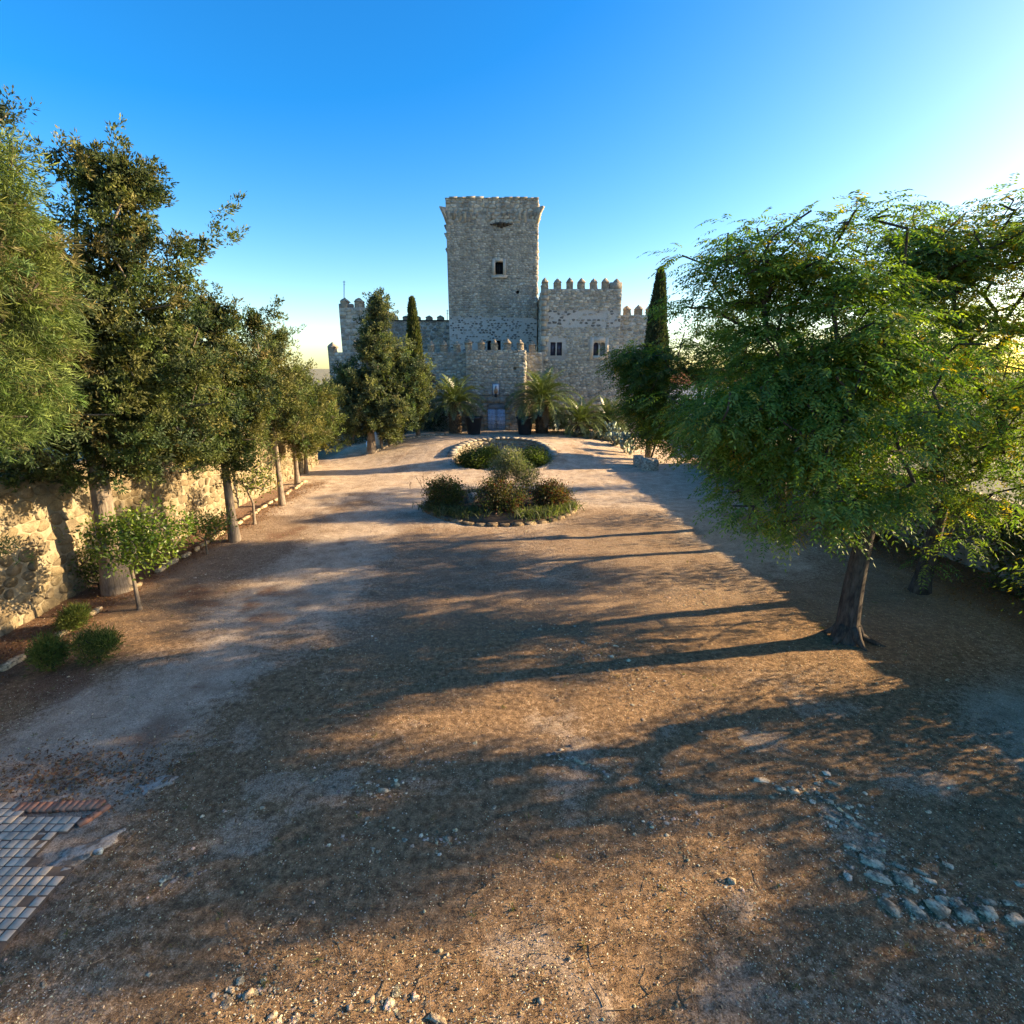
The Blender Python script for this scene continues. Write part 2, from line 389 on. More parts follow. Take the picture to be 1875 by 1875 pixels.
# land outside: the hill falls away to a wide plain with low hills
rr = np.concatenate([[0, 20, 40, 50, 70, 100, 150, 220, 320, 500], np.geomspace(700, 45000, 30)]); tt = np.linspace(0, 2 * np.pi, 121)[:-1]
RR, TT = np.meshgrid(rr, tt); X = RR * np.cos(TT); Y = 22 + RR * np.sin(TT)
Z = -.45 - 55 * sst((RR - 38) / 420) + np.where(RR > 3000, sst((RR - 3000) / 15000) * 420 * (fbm(np.cos(TT) * 5 + 9, np.sin(TT) * 5 + 4, 4) ** 1.5), 0)
Z = np.where(RR > 40000, -200, Z)
nt_, nr_ = RR.shape; idx = np.arange(nt_ * nr_).reshape(nt_, nr_); nx = np.roll(idx, -1, 0)
FQ = np.stack([idx[:, :-1], idx[:, 1:], nx[:, 1:], nx[:, :-1]], -1).reshape(-1, 4)
tag(place('terrain', mesh('terrain', np.stack([X, Y, Z], -1).reshape(-1, 3), FQ, M['far'], None, True)), 'open land falling away around the castle hill', kind='structure')

# ------------------------------------------------------------------ masonry
def voronoi_cells(u0, u1, v0, v1, sw, sh, rg, jit=.28):
    asp = sh / sw; P = []
    v = v0
    while v < v1 - sh * .3:
        h = sh * rg.uniform(.65, 1.4); h = min(h, v1 - v)
        u = u0 + rg.uniform(-.3, .3) * sw
        while u < u1:
            w = sw * rg.uniform(.5, 1.6)
            x = u + w / 2; y = v + h / 2 + rg.uniform(-jit, jit) * h
            if u0 + .12 * sw < x < u1 - .12 * sw and v0 + .05 * sh < y < v1 - .05 * sh: P.append((x * asp, y))
            u += w
        v += h
    P = np.array(P); n = len(P)
    a0, a1 = u0 * asp, u1 * asp; m = 3.0 * sh
    ext = [P]
    L = P[P[:, 0] < a0 + m].copy(); L[:, 0] = 2 * a0 - L[:, 0]; Rr = P[P[:, 0] > a1 - m].copy(); Rr[:, 0] = 2 * a1 - Rr[:, 0]
    Q = np.concatenate([P, L, Rr]); B = Q[Q[:, 1] < v0 + m].copy(); B[:, 1] = 2 * v0 - B[:, 1]; T = Q[Q[:, 1] > v1 - m].copy(); T[:, 1] = 2 * v1 - T[:, 1]
    Q = np.concatenate([Q, B, T])
    vs_, _, fs, ov, _, _ = delaunay_2d_cdt([Vector(p) for p in Q], [], [], 0, 1e-7)
    vs_ = np.array([(v.x, v.y) for v in vs_])
    inc = {}
    for f in fs:
        if len(f) != 3: continue
        A, Bp, Cp = vs_[f[0]], vs_[f[1]], vs_[f[2]]
        d = 2 * (A[0] * (Bp[1] - Cp[1]) + Bp[0] * (Cp[1] - A[1]) + Cp[0] * (A[1] - Bp[1]))
        if abs(d) < 1e-12: continue
        a2, b2, c2 = A @ A, Bp @ Bp, Cp @ Cp
        cc = ((a2 * (Bp[1] - Cp[1]) + b2 * (Cp[1] - A[1]) + c2 * (A[1] - Bp[1])) / d, (a2 * (Cp[0] - Bp[0]) + b2 * (A[0] - Cp[0]) + c2 * (Bp[0] - A[0])) / d)
        for k in f: inc.setdefault(k, []).append(cc)
    out = []
    orig = {}
    for vi, lst in enumerate(ov):
        for o in lst: orig[o] = vi
    for i in range(n):
        cs = inc.get(orig.get(i, -1))
        if not cs or len(cs) < 3: continue
        cs = np.array(cs); s = P[i]
        cs = cs[np.argsort(np.arctan2(cs[:, 1] - s[1], cs[:, 0] - s[0]))]
        keep = np.linalg.norm(cs - np.roll(cs, 1, 0), axis=1) > .08 * sh
        cs = cs[keep]
        if len(cs) < 3: continue
        cs[:, 0] = np.clip(cs[:, 0], a0, a1); cs[:, 1] = np.clip(cs[:, 1], v0, v1)
        cs[:, 0] /= asp
        out.append(cs)
    return out
def area(p):
    x, y = p[:, 0], p[:, 1]; return .5 * abs(np.dot(x, np.roll(y, -1)) - np.dot(y, np.roll(x, -1)))
def stone_geo(p, proud, gap, chaikin, rg):
    c = p.mean(0); r = np.linalg.norm(p - c, axis=1).mean(); s = max(.45, 1 - gap / r)
    q = c + (p - c) * s
    if chaikin:
        nx_ = np.roll(q, -1, 0); q = np.stack([.76 * q + .24 * nx_, .24 * q + .76 * nx_], 1).reshape(-1, 2)
    n = len(q); tilt = rg.normal(0, .16, 2)
    def lay(f, d): 
        w = c + (q - c) * f; return np.column_stack([w, d + ((w - c) @ tilt) * (d > .0)])
    V = np.concatenate([lay(1.0, -.03), lay(.97, proud * .45), lay(.84, proud), [[c[0], c[1], proud * 1.12]]])
    k = np.arange(n); k2 = (k + 1) % n
    F = [np.concatenate([np.stack([k, k2, n + k2, n + k], 1), np.stack([n + k, n + k2, 2 * n + k2, 2 * n + k], 1)]),
         np.stack([2 * n + k, 2 * n + k2, np.full(n, 3 * n)], 1)]
    return V, F
def in_holes(p, holes, pad=0):
    c = p.mean(0); return any(h[0] - pad < c[0] < h[1] + pad and h[2] - pad < c[1] < h[3] + pad for h in holes)
def clampholes(p, holes):
    p = p.copy()
    for h in holes:
        for i in range(len(p)):
            x, y = p[i]
            if h[0] < x < h[1] and h[2] < y < h[3]:
                d = [x - h[0], h[1] - x, y - h[2], h[3] - y]; k = int(np.argmin(d))
                p[i] = [(h[0], y), (h[1], y), (x, h[2]), (x, h[3])][k]
    return p
def palette(cols, rg, dark=.0):
    c = np.array(cols[rg.integers(len(cols))]) * rg.uniform(.70, 1.04) * np.array([1.06, 1.0, .90]); return c
GREY = [(.50, .48, .44), (.46, .45, .42), (.54, .51, .455), (.42, .415, .40), (.62, .59, .535), (.50, .465, .40), (.37, .36, .34), (.55, .54, .51)]
PALE = [(.52, .51, .48), (.46, .455, .44), (.36, .36, .36), (.22, .225, .235), (.17, .175, .185)]
OCHRE = [(.27, .225, .155), (.295, .245, .17), (.245, .20, .14), (.315, .27, .195), (.275, .235, .175), (.225, .19, .14)]
ALLST = []   # castle stones collected as (area, V, F, col, parent)
def face_masonry(parent, O, U, Nn, w, z0, z1, sw, sh, seed, holes=(), bands=(), cols=GREY, proud=(.018, .060), gap=.020, chaikin=False, sink=None):
    rg = np.random.default_rng(seed); O = np.array(O); U = np.array(U); Nn = np.array(Nn)
    cells = voronoi_cells(0, w, z0, z1, sw, sh, rg)
    for p in cells:
        if in_holes(p, holes): continue
        p = clampholes(p, holes); c = p.mean(0); A = area(p)
        if A < .12 * sw * sh: continue
        g, cl, pr = gap, cols, rg.uniform(*proud)
        f = 0
        for (b0, b1) in bands:
            f = max(f, float(sst((c[1] - b0) / .8) * sst((b1 - c[1]) / .8)) * (.65 + .7 * float(fbm(c[0] * .8 + seed, c[1] * .8))))
        if f > .35:
            if rg.random() < .5: continue
            g = gap * 2.2; cl = PALE[2:] if rg.random() < .6 else PALE; pr *= .6
        V, F = stone_geo(p, pr, g, chaikin, rg)
        W = O + V[:, :1] * U + np.column_stack([np.zeros(len(V)), np.zeros(len(V)), V[:, 1]]) + V[:, 2:] * Nn
        (ALLST if sink is None else sink).append((A, W, F, palette(cl, rg), parent))
def wall_block(name, parent, x0, x1, y0, y1, z0, z1, mat, holes=(), depth=.5):
    """solid block whose front (y0) face has real openings with reveals; holes in (u from x0, z)"""
    mb = MB()
    us = sorted({x0, x1, *[x0 + h[k] for h in holes for k in (0, 1)]}); zs = sorted({z0, z1, *[h[k] for h in holes for k in (2, 3)]})
    for i in range(len(us) - 1):
        for j in range(len(zs) - 1):
            cu, cz = (us[i] + us[i + 1]) / 2, (zs[j] + zs[j + 1]) / 2
            if any(x0 + h[0] < cu < x0 + h[1] and h[2] < cz < h[3] for h in holes): continue
            mb.add([(us[i], y0, zs[j]), (us[i + 1], y0, zs[j]), (us[i + 1], y0, zs[j + 1]), (us[i], y0, zs[j + 1])], np.array([[0, 1, 2, 3]]))
    for h in holes:
        a, b, c, d = x0 + h[0], x0 + h[1], h[2], h[3]; e = y0 + depth
        for q in ([(a, y0, c), (a, e, c), (a, e, d), (a, y0, d)], [(b, y0, c), (b, y0, d), (b, e, d), (b, e, c)], [(a, y0, c), (b, y0, c), (b, e, c), (a, e, c)], [(a, y0, d), (a, e, d), (b, e, d), (b, y0, d)], [(a, e, c), (b, e, c), (b, e, d), (a, e, d)]):
            mb.add(q, np.array([[0, 1, 2, 3]]))
    V = [(x, y, z) for z in (z0, z1) for y in (y0, y1) for x in (x0, x1)]
    mb.add(V, np.array([[4, 5, 7, 6], [2, 6, 7, 3], [0, 4, 6, 2], [1, 3, 7, 5]]))
    return mb.build(name, mat, parent)

def merlon_mesh(w, d, h, cap, rg, mat):
    """square post with a ledge and a blunt pyramid cap, worn"""
    pr = [(1.0, 0), (.98, h * .5), (.97, h - cap), (1.07, h - cap + .01), (1.05, h - cap * .86), (.66, h - cap * .45), (.26, h - .05), (.10, h)]
    V = []
    for s, z in pr:
        for a, b in ((-1, -1), (0, -1), (1, -1), (1, 0), (1, 1), (0, 1), (-1, 1), (-1, 0)):
            q = .985 if a and b else 1
            V.append((a * w / 2 * s * q + rg.normal(0, .022), b * d / 2 * s * q + rg.normal(0, .014), z + rg.normal(0, .012)))
    n = 8; k = np.arange(n); k2 = (k + 1) % n
    F = [np.concatenate([np.stack([i * n + k, i * n + k2, (i + 1) * n + k2, (i + 1) * n + k], 1) for i in range(len(pr) - 1)]), np.array([(len(pr) - 1) * n + k])]
    return mesh('merlon', V, F, mat)
MER = [merlon_mesh(.46, .5, 1.0, .42, np.random.default_rng(k), M['merlon']) for k in range(5)]
def merlons(parent, pxs, ztop, zbase, Y, w=.46, depth=.0):
    for i, X in enumerate(pxs):
        h = (ztop - zbase) * random.uniform(.95, 1.04) + .03
        place('merlon', MER[(i * 2 + int(Y)) % 5], parent, (X, Y + .3 + depth, zbase - .03), (0, 0, random.uniform(-.05, .05) + (i % 4) * R(90)), (w / .46 * random.uniform(.94, 1.06), w / .46, h))

# ------------------------------------------------------------------ the castle
castle = empty('castle', (-.9, 42, .9), 'grey rubble stone castle with square keep, battlements and blue gate', 'castle')
G0 = .2
def rng_face(seed): return seed
# keep
KY = 44.0; kx0, kx1 = at(819, 480, KY).x, at(984.5, 480, KY).x; kz1 = at(900, 364, KY).z
kw = at(914, 491, KY); khole = (kw.x - kx0 - .31, kw.x - kx0 + .31, at(914, 502, KY).z, at(914, 479.5, KY).z)
ks = at(948, 535, KY); kh2 = (ks.x - kx0 - .12, ks.x - kx0 + .12, ks.z - .14, ks.z + .14)
kw2 = [at(896, 632, KY), at(913, 632, KY)]
kh3 = [(w_.x - kx0 - .17, w_.x - kx0 + .17, w_.z - .4, w_.z + .36) for w_ in kw2]
keep = wall_block('keep_tower', castle, kx0, kx1, KY, KY + 8, G0, kz1, M['mortar'], [khole, kh2] + kh3)
bands = [(at(900, 650, KY).z, at(900, 572, KY).z)]
zc0, zc1 = at(900, 408, KY).z, at(900, 386, KY).z
face_masonry(keep, (kx0, KY, 0), (1, 0, 0), (0, -1, 0), kx1 - kx0, 4.5, zc0, .26, .155, 21, [khole, kh2] + kh3, bands)
face_masonry(keep, (kx0, KY, 0), (1, 0, 0), (0, -1, 0), kx1 - kx0, zc0, kz1, .42, .26, 22)
# right hand side of keep above the east range (thin sliver) and left side
face_masonry(keep, (kx1, KY, 0), (0, 1, 0), (1, 0, 0), 3, 8, kz1, .5, .3, 23)
# keep window
mb = MB(); u = kx0 + khole[0]; v = kx0 + khole[1]; zb, zt = khole[2], khole[3]
for a in ((u - .22, u, zb - .12, zt + .22), (v, v + .22, zb - .12, zt + .22)): mb.box(a[0], a[1], KY - .09, KY + .2, a[2], a[3])
mb.box(u, v, KY - .10, KY + .2, zt, zt + .22); mb.box(u - .30, v + .30, KY - .14, KY + .2, zb - .3, zb - .12)
mb.build('window_surround', M['frame'], keep)
MB().box(u, v, KY + .35, KY + .37, zb, zt).build('window', M['dark'], keep)
for i in range(3):
    x = u + (v - u) * (i + 1) / 4; MB().tube([(x, KY + .1, zb), (x, KY + .1, zt)], .016, 6).build('window_bar', M['iron'], keep)
for h in kh3 + [kh2]:
    MB().box(kx0 + h[0], kx0 + h[1], KY + .3, KY + .32, h[2], h[3]).build('window', M['dark'], keep)
# machicolation: broken corbels flaring under the parapet
rg = np.random.default_rng(3)
def corbel(x, y, z0, z1, w, out, dirx=0, diry=-1):
    sx, sy = -diry, dirx
    V = []
    for s in (-1, 1):
        for (o, z) in ((-.1, z0), (out * .12, z0), (out * .5, z0 + (z1 - z0) * .55), (out, z1 - .10), (out * .94, z1), (-.1, z1)):
            V.append((x + sx * s * w / 2 + dirx * o + rg.normal(0, .02), y + sy * s * w / 2 + diry * o + rg.normal(0, .02), z + rg.normal(0, .02)))
    F = [np.array([[0, 1, 2, 3, 4, 5], [11, 10, 9, 8, 7, 6]]), np.array([[i, 6 + i, 6 + (i + 1) % 6, (i + 1) % 6] for i in range(6)])]
    return MB().add(V, F, palette(GREY[3:], rg) * .8)
nc = 17
for i in range(nc):
    x = kx0 + .2 + (kx1 - kx0 - .4) * i / (nc - 1)
    if i in (6, 9, 12): continue
    corbel(x, KY, zc0 + rg.uniform(-.05, .25), zc1 - rg.uniform(0, .2), rg.uniform(.2, .34), rg.uniform(.10, .22)).build('corbel', M['stone'], keep)
for sx, xx in ((-1, kx0), (1, kx1)):
    q = math.sqrt(.5)
    for j, (yy, o, dz) in enumerate(((KY + .05, .72, .22), (KY + 1.0, .40, .1), (KY + 2.2, .45, .12))):
        corbel(xx - sx * .1, yy, zc0 - .1, zc1 + dz, .17, o, sx * (q if j == 0 else 1), -q if j == 0 else 0).build('corbel', M['stone'], keep)
for (a, b, o) in ((415, 395, .2), (440, 425, .22), (470, 452, .16), (430, 410, .22)):   # broken stones down the left arris
    corbel(kx0 + .12, KY + .5, at(816, a, KY).z - .2, at(816, b, KY).z, .6, o + .1, -1, 0).build('corbel', M['stone'], keep)
bk = at(918, 411, KY)
mb = MB()
for i in range(7):
    x = bk.x - .75 + .25 * i; o = .35 - .08 * abs(i - 3)
    mb.add(corbel(x, KY, bk.z - .25 + .06 * abs(i - 3), bk.z + .12 - .02 * abs(i - 3), .22, o).V[0], [np.array([[0, 1, 2, 3, 4, 5], [11, 10, 9, 8, 7, 6]]), np.array([[k, 6 + k, 6 + (k + 1) % 6, (k + 1) % 6] for k in range(6)])], np.array([.10, .095, .09]))
mb.build('broken_machicolation', M['stone'], keep)
# worn cap course of the parapet
mb = MB(); x = kx0 - .03
while x < kx1:
    w = rg.uniform(.3, .7); mb.box(x, min(x + w, kx1 + .03), KY - .07, KY + .5, kz1 - .02, kz1 + rg.uniform(.06, .17), palette(GREY, rg) * .8); x += w + .005
mb.build('coping', M['stone'], keep)

# gatehouse
GY0 = 37.8; gx0, gx1 = at(854, 700, GY0).x, at(962, 700, GY0).x; gz1 = at(900, 641, GY0).z; gmt = at(900, 620, GY0).z
dl, dr = at(892.5, 762, GY0).x, at(925.5, 762, GY0).x; dz0, dz1 = at(908, 787, GY0).z, at(908, 738, GY0).z
loop = at(943, 674, GY0)
gh = [(dl - gx0, dr - gx0, dz0, dz1), (loop.x - gx0 - .1, loop.x - gx0 + .1, loop.z - .12, loop.z + .12)]
gate = wall_block('gatehouse', castle, gx0, gx1, GY0, GY0 + 3.2, G0, gz1, M['mortar'], gh, .42)
face_masonry(gate, (gx0, GY0, 0), (1, 0, 0), (0, -1, 0), gx1 - gx0, .9, gz1, .31, .18, 31, [(dl - gx0 - .42, dr - gx0 + .42, .5, dz1 + .42), gh[1]])
face_masonry(gate, (gx1, GY0, 0), (0, 1, 0), (1, 0, 0), 1.0, .9, gz1, .4, .25, 32)
merlons(gate, [at(p, 640, GY0).x for p in (857.5, 881, 905, 929, 952.5)], gmt, gz1, GY0)
# jamb and lintel blocks
jb = []
for s in (-1, 1):
    z = dz0 - .05; k = 0; e = dl if s < 0 else dr
    while z < dz1 - .05:
        h = min(rg.uniform(.26, .42), dz1 - z); w = (.30, .46)[k % 2]
        jb.append((e, e + s * w, z, z + h - .012)); z += h; k += 1
for (a, b, c, d) in jb:
    MB().box(min(a, b), max(a, b), GY0 - .07 - rg.uniform(0, .02), GY0 + .1, c, d, np.array([.36, .32, .26]) * rg.uniform(.85, 1.15)).build('jamb_block', M['stone'], gate)
for i in range(5):
    a = dl - .45 + (dr - dl + .9) * i / 5; b = dl - .45 + (dr - dl + .9) * (i + 1) / 5
    MB().box(a + .006, b - .006, GY0 - .08, GY0 + .1, dz1 + .004, dz1 + .40, np.array([.34, .31, .26]) * rg.uniform(.85, 1.12)).build('lintel_block', M['stone'], gate)
for s, e in ((1, dl), (-1, dr)):   # chamfered upper corners of the opening
    MB().add([(e, GY0 - .06, dz1), (e + s * .2, GY0 - .06, dz1), (e, GY0 - .06, dz1 - .22), (e, GY0 + .2, dz1), (e + s * .2, GY0 + .2, dz1), (e, GY0 + .2, dz1 - .22)],
             [np.array([[0, 1, 2], [5, 4, 3]]), np.array([[1, 4, 5, 2], [0, 3, 4, 1], [2, 5, 3, 0]])], np.array([.34, .31, .26])).build('corner_block', M['stone'], gate)
# door: two leaves, transom, studs
dm = (dl + dr) / 2; ztr = dz1 - .42
for a, b in ((dl, dm - .012), (dm + .012, dr)):
    mb = MB(); nb = 4
    for i in range(nb): mb.box(a + (b - a) * i / nb + .004, a + (b - a) * (i + 1) / nb - .004, GY0 + .12, GY0 + .18, dz0, ztr)
    mb.build('door_leaf', M['doorblue'], gate)
MB().box(dl, dr, GY0 + .10, GY0 + .18, ztr + .004, dz1).build('door_transom', M['doordark'], gate)
mb = MB(); nr = 6
for j in range(nr):
    z = dz0 + .07 + (ztr - dz0 - .1) * j / (nr - 1)
    for i in range(12):
        x = dl + .06 + (dr - dl - .12) * i / 11
        if abs(x - dm) < .05: continue
        mb.box(x - .018, x + .018, GY0 + .09, GY0 + .12, z - .022, z + .022)
for j in range(nr * 2): 
    z = dz0 + .07 + (ztr - dz0 - .1) * j / (nr * 2 - 1)
    for x in (dl + .03, dr - .03, dm - .07, dm + .07): mb.box(x - .018, x + .018, GY0 + .092, GY0 + .12, z - .03, z + .03)
tag(mb.build('door_studs', M['stud'], gate), kind='stuff')
sl, sr = at(884, 790, GY0).x, at(931, 790, GY0).x
MB().box(sl, sr, GY0 - .75, GY0 - .08, .7, at(908, 796, GY0 - .7).z + .16, np.array([.40, .385, .36])).build('step', M['stone'], gate)
MB().box(sl + .15, sr - .15, GY0 - .40, GY0 + .22, .7, dz0 - .004, np.array([.45, .43, .40])).build('step', M['stone'], gate)

# curtain wall left and right of the gate
CY = 38.8
cx0 = at(604.5, 690, CY).x; cz1 = at(800, 645, CY).z; cmt = at(800, 623, CY).z
cur = wall_block('curtain_wall', castle, cx0, gx0 + .02, CY, CY + 1.6, G0, cz1, M['mortar'])
face_masonry(cur, (cx0, CY, 0), (1, 0, 0), (0, -1, 0), gx0 - cx0, .6, cz1, .33, .195, 41)
sp = at(813.6, 640, CY).x - at(790, 640, CY).x
mx = [at(835.6, 640, CY).x - sp * k for k in range(0, 10)]
merlons(cur, [x for x in mx if x > cx0 + 1.2], cmt, cz1, CY)
merlons(cur, [cx0 + .27], at(610, 626, CY).z, at(610, 650, CY).z, CY, .55)
cur2 = wall_block('curtain_wall', castle, gx1, at(992, 700, CY).x + .1, CY, CY + 1.6, G0, cz1, M['mortar'])
face_masonry(cur2, (gx1, CY, 0), (1, 0, 0), (0, -1, 0), at(992, 700, CY).x - gx1, .8, cz1, .40, .24, 42)
merlons(cur2, [at(974, 640, CY).x], cmt, cz1, CY)
# old brick patch stain: exposed brick area high on the curtain wall beside the slim cypress
bp = at(783, 692, CY)
mb = MB()
for j in range(7):
    for i in range(5):
        if (i - 2) ** 2 + (j - 3) ** 2 > 11: continue
        mb.box(bp.x - .5 + .2 * i + .09 * (j % 2), bp.x - .32 + .2 * i + .09 * (j % 2), CY - .1, CY, bp.z - .42 + .12 * j, bp.z - .32 + .12 * j, np.array([.24, .135, .085]) * rg.uniform(.75, 1.2))
mb.build('brick_patch', M['stone'], cur)

# east range
EY = 40.0; ex0, ex1 = at(992, 600, EY).x, at(1135.5, 600, EY).x; ez1 = at(1060, 529, EY).z; emt = at(1060, 508, EY).z
def win2(cxp):
    c = at(cxp, 638, EY); zt = at(cxp, 627, EY).z; zb = at(cxp, 651, EY).z
    return c.x, zb, zt
ehs = []
for cxp in (1018.5, 1097):
    c, zb, zt = win2(cxp)
    for s in (-1, 1): ehs.append((c + s * .24 - .19 - ex0, c + s * .24 + .19 - ex0, zb, zt + .02))
east = wall_block('east_range', castle, ex0, ex1, EY, EY + 7, G0, ez1, M['mortar'], ehs, .3)
plates = []
for cxp in (1018.5, 1097):
    c, zb, zt = win2(cxp); plates.append((c - .68 - ex0, c + .68 - ex0, zb - .28, zt + .35))
face_masonry(east, (ex0, EY, 0), (1, 0, 0), (0, -1, 0), ex1 - ex0, .8, ez1, .31, .18, 51, plates, [(at(1060, 606, EY).z, at(1060, 560, EY).z)])
face_masonry(east, (ex0, EY + 7, 0), (0, -1, 0), (-1, 0, 0), 7, 6, ez1, .42, .25, 52)
for cxp in (1018.5, 1097):
    c, zb, zt = win2(cxp); r = .19; mb = MB(); y0 = EY - .07; y1 = EY + .12
    # surround with twin round-headed openings
    xs = [c - .68, c - .43, c - .05, c + .05, c + .43, c + .68]
    mb.box(xs[0], xs[1], y0, y1, zb - .28, zt + .35); mb.box(xs[4], xs[5], y0, y1, zb - .28, zt + .35); mb.box(xs[2], xs[3], y0 + .03, y1, zb, zt - r)
    mb.box(xs[1], xs[4], y0 - .02, y1, zb - .28, zb); mb.box(xs[1], xs[4], y0, y1, zt, zt + .35)
    for s in (-1, 1):
        cc = c + s * .24; a = np.linspace(0, np.pi, 11)
        for i in range(10):
            p0 = (cc + r * math.cos(a[i]), zt - r + r * math.sin(a[i])); p1 = (cc + r * math.cos(a[i + 1]), zt - r + r * math.sin(a[i + 1]))
            V = [(p0[0], y0, p0[1]), (p1[0], y0, p1[1]), (p1[0], y0, zt), (p0[0], y0, zt), (p0[0], y1, p0[1]), (p1[0], y1, p1[1]), (p1[0], y1, zt), (p0[0], y1, zt)]
            mb.add(V, np.array([[0, 1, 2, 3], [4, 5, 1, 0], [7, 6, 5, 4]]))
        MB().box(cc - .19, cc + .19, EY + .26, EY + .28, zb, zt + .02).build('window_pane', M['pane'], east)
        m2 = MB(); m2.box(cc - .19, cc + .19, EY + .22, EY + .25, (zb + zt) / 2 - .015, (zb + zt) / 2 + .015); m2.box(cc - .19, cc + .19, EY + .22, EY + .25, zb, zb + .04)
        for x in (-.19, .16): m2.box(cc + x, cc + x + .03, EY + .215, EY + .245, zb, zt)
        m2.build('window_frame', M['iron'], east)
    mb.build('window_surround', M['frame'], east)
merlons(east, [at(p, 529, EY).x for p in (998, 1021, 1043.5, 1065, 1087.5, 1109, 1130)], emt, ez1, EY, .48)
merlons(east, [ex0 + .26] * 3, emt, ez1, EY + 1.4, .48)
for k in range(3): east.children[-1 - k].location.y += 1.25 * k
# the broken step beside the last merlon
MB().box(at(1117, 529, EY).x, ex1, EY + .02, EY + .5, ez1 - .02, ez1 + .45, np.array([.3, .27, .23])).build('parapet_stub', M['stone'], east)
# quoins on east range corners
for xx, s in ((ex0, 1), (ex1, -1)):
    z = 6.0; k = 0
    while z < ez1 - .2:
        h = rg.uniform(.3, .42); w = (.5, .32)[k % 2]
        if xx == ex0: MB().box(xx - .05, xx + w, EY - .085, EY + .3, z, z + h - .015, palette(GREY[:3], rg)).build('quoin', M['stone'], east)
        z += h; k += 1
# lower wall to the right
LY = 40.5; lx1 = at(1203, 600, LY).x; lz1 = at(1155, 577, LY).z; lmt = at(1155, 558, LY).z
low = wall_block('curtain_wall', castle, ex1, lx1, LY, LY + 5, G0, lz1, M['mortar'])
face_masonry(low, (ex1, LY, 0), (1, 0, 0), (0, -1, 0), lx1 - ex1, 1.5, lz1, .38, .22, 61)
merlons(low, [at(p, 577, LY).x for p in (1149, 1170, 1191)], lmt, lz1, LY, .5)
# rear wall on the left and west tower
BY = 46.0; bx0 = at(650, 590, BY).x; bz1 = at(760, 588, BY).z
back = wall_block('rear_wall', castle, bx0, kx0 + .02, BY, BY + 2, G0, bz1, M['mortar'])
face_masonry(back, (bx0, BY, 0), (1, 0, 0), (0, -1, 0), kx0 - bx0, 6, bz1, .46, .27, 71, cols=[tuple(x * .85 for x in c) for c in GREY])
MB().box(bx0, kx0, BY - .1, BY + .6, bz1 + .004, bz1 + .09, np.array([.07, .065, .065])).build('coping', M['stone'], back)
merlons(back, [at(p, 588, BY).x for p in (700, 721.5, 742, 763.5, 785, 806)], at(760, 577, BY).z, bz1 + .09, BY, .52)
WY = 43.0; wx0, wx1 = at(622.5, 590, WY).x, at(700, 590, WY).x; wz1 = at(650, 563, WY).z
west = wall_block('west_tower', castle, wx0, wx1, WY, WY + 6, G0, wz1, M['mortar'])
face_masonry(west, (wx0, WY, 0), (1, 0, 0), (0, -1, 0), wx1 - wx0, 4, wz1, .46, .27, 81, cols=[tuple(x * .9 for x in c) for c in GREY])
merlons(west, [at(p, 563, WY).x for p in (630.5, 657, 683)], at(650, 545, WY).z, wz1, WY, .62)
MB().box(wx0, at(645, 563, WY).x, WY + .03, WY + .5, wz1 - .02, wz1 + .28, np.array([.27, .25, .22])).build('parapet_stub', M['stone'], west)
# stones: the largest are pieces of their own, the rest one joined part per wall
ALLST.sort(key=lambda s: -s[0])
for A, W, F, c, p in ALLST[:300]:
    place('stone', mesh('stone', W, F, M['stone'], c), p)
rest = {}
for A, W, F, c, p in ALLST[300:]: rest.setdefault(p.name, (p, MB()))[1].add(W, F, c)
for p, mb in rest.values(): tag(mb.build('rubble_masonry', M['stone'], p), kind='stuff')
# antennas
for nm, px, y0, y1, Yy, lab in (('antenna_mast', 630, 560, 514, WY + 2, 'thin dark mast standing on the west tower corner'), ('antenna_mast', 819, 600, 567, BY + .7, 'short thin mast close against the keep')):
    a = at(px, y0, Yy); b = at(px, y1, Yy); mb = MB().tube([a, b], .03, 6)
    mb.tube([b - Vector((.12, 0, .1)), b + Vector((.12, 0, -.1))], .014, 5); mb.tube([b - Vector((.08, 0, .3)), b + Vector((.08, 0, -.3))], .014, 5)
    tag(mb.build(nm, M['iron']), lab, 'mast')
# tile picture over the gate
tp = at(908, 713, GY0 - .09)
t = empty('tile_picture', tp, 'small blue-framed ceramic tile picture above the blue gate', 'tile picture')
MB().box(tp.x - .25, tp.x + .25, GY0 - .12, GY0 - .01, tp.z - .40, tp.z + .40).build('frame', M['tileblue'], t)
MB().box(tp.x - .19, tp.x + .19, GY0 - .135, GY0 - .12, tp.z - .35, tp.z + .35).build('panel', M['tilewhite'], t)
a = np.linspace(0, 2 * np.pi, 15)[:-1]
def disc(cx, cz, rx, rz, y0, y1, mat, name):
    V = [(cx + rx * math.cos(k), y0, cz + rz * math.sin(k)) for k in a] + [(cx + rx * math.cos(k), y1, cz + rz * math.sin(k)) for k in a]
    n = len(a); k = np.arange(n); MB().add(V, [np.array([k, (k + n)[::-1]]), np.stack([k, k + n, (k + 1) % n + n, (k + 1) % n], 1)]).build(name, mat, t)
disc(tp.x, tp.z - .12, .145, .20, GY0 - .145, GY0 - .13, M['tileorange'], 'painted_robe')
disc(tp.x, tp.z + .15, .075, .13, GY0 - .15, GY0 - .13, M['tilegrey'], 'painted_head')
lp = at(908, 724.5, GY0 - .25)
t = empty('wall_lantern', lp, 'small black lantern hung under the tile picture', 'lantern')
MB().lathe([(.02, .16), (.10, .10), (.115, -.06), (.06, -.12)][::-1], (lp.x, lp.y, lp.z), 8).build('body', M['iron'], t)
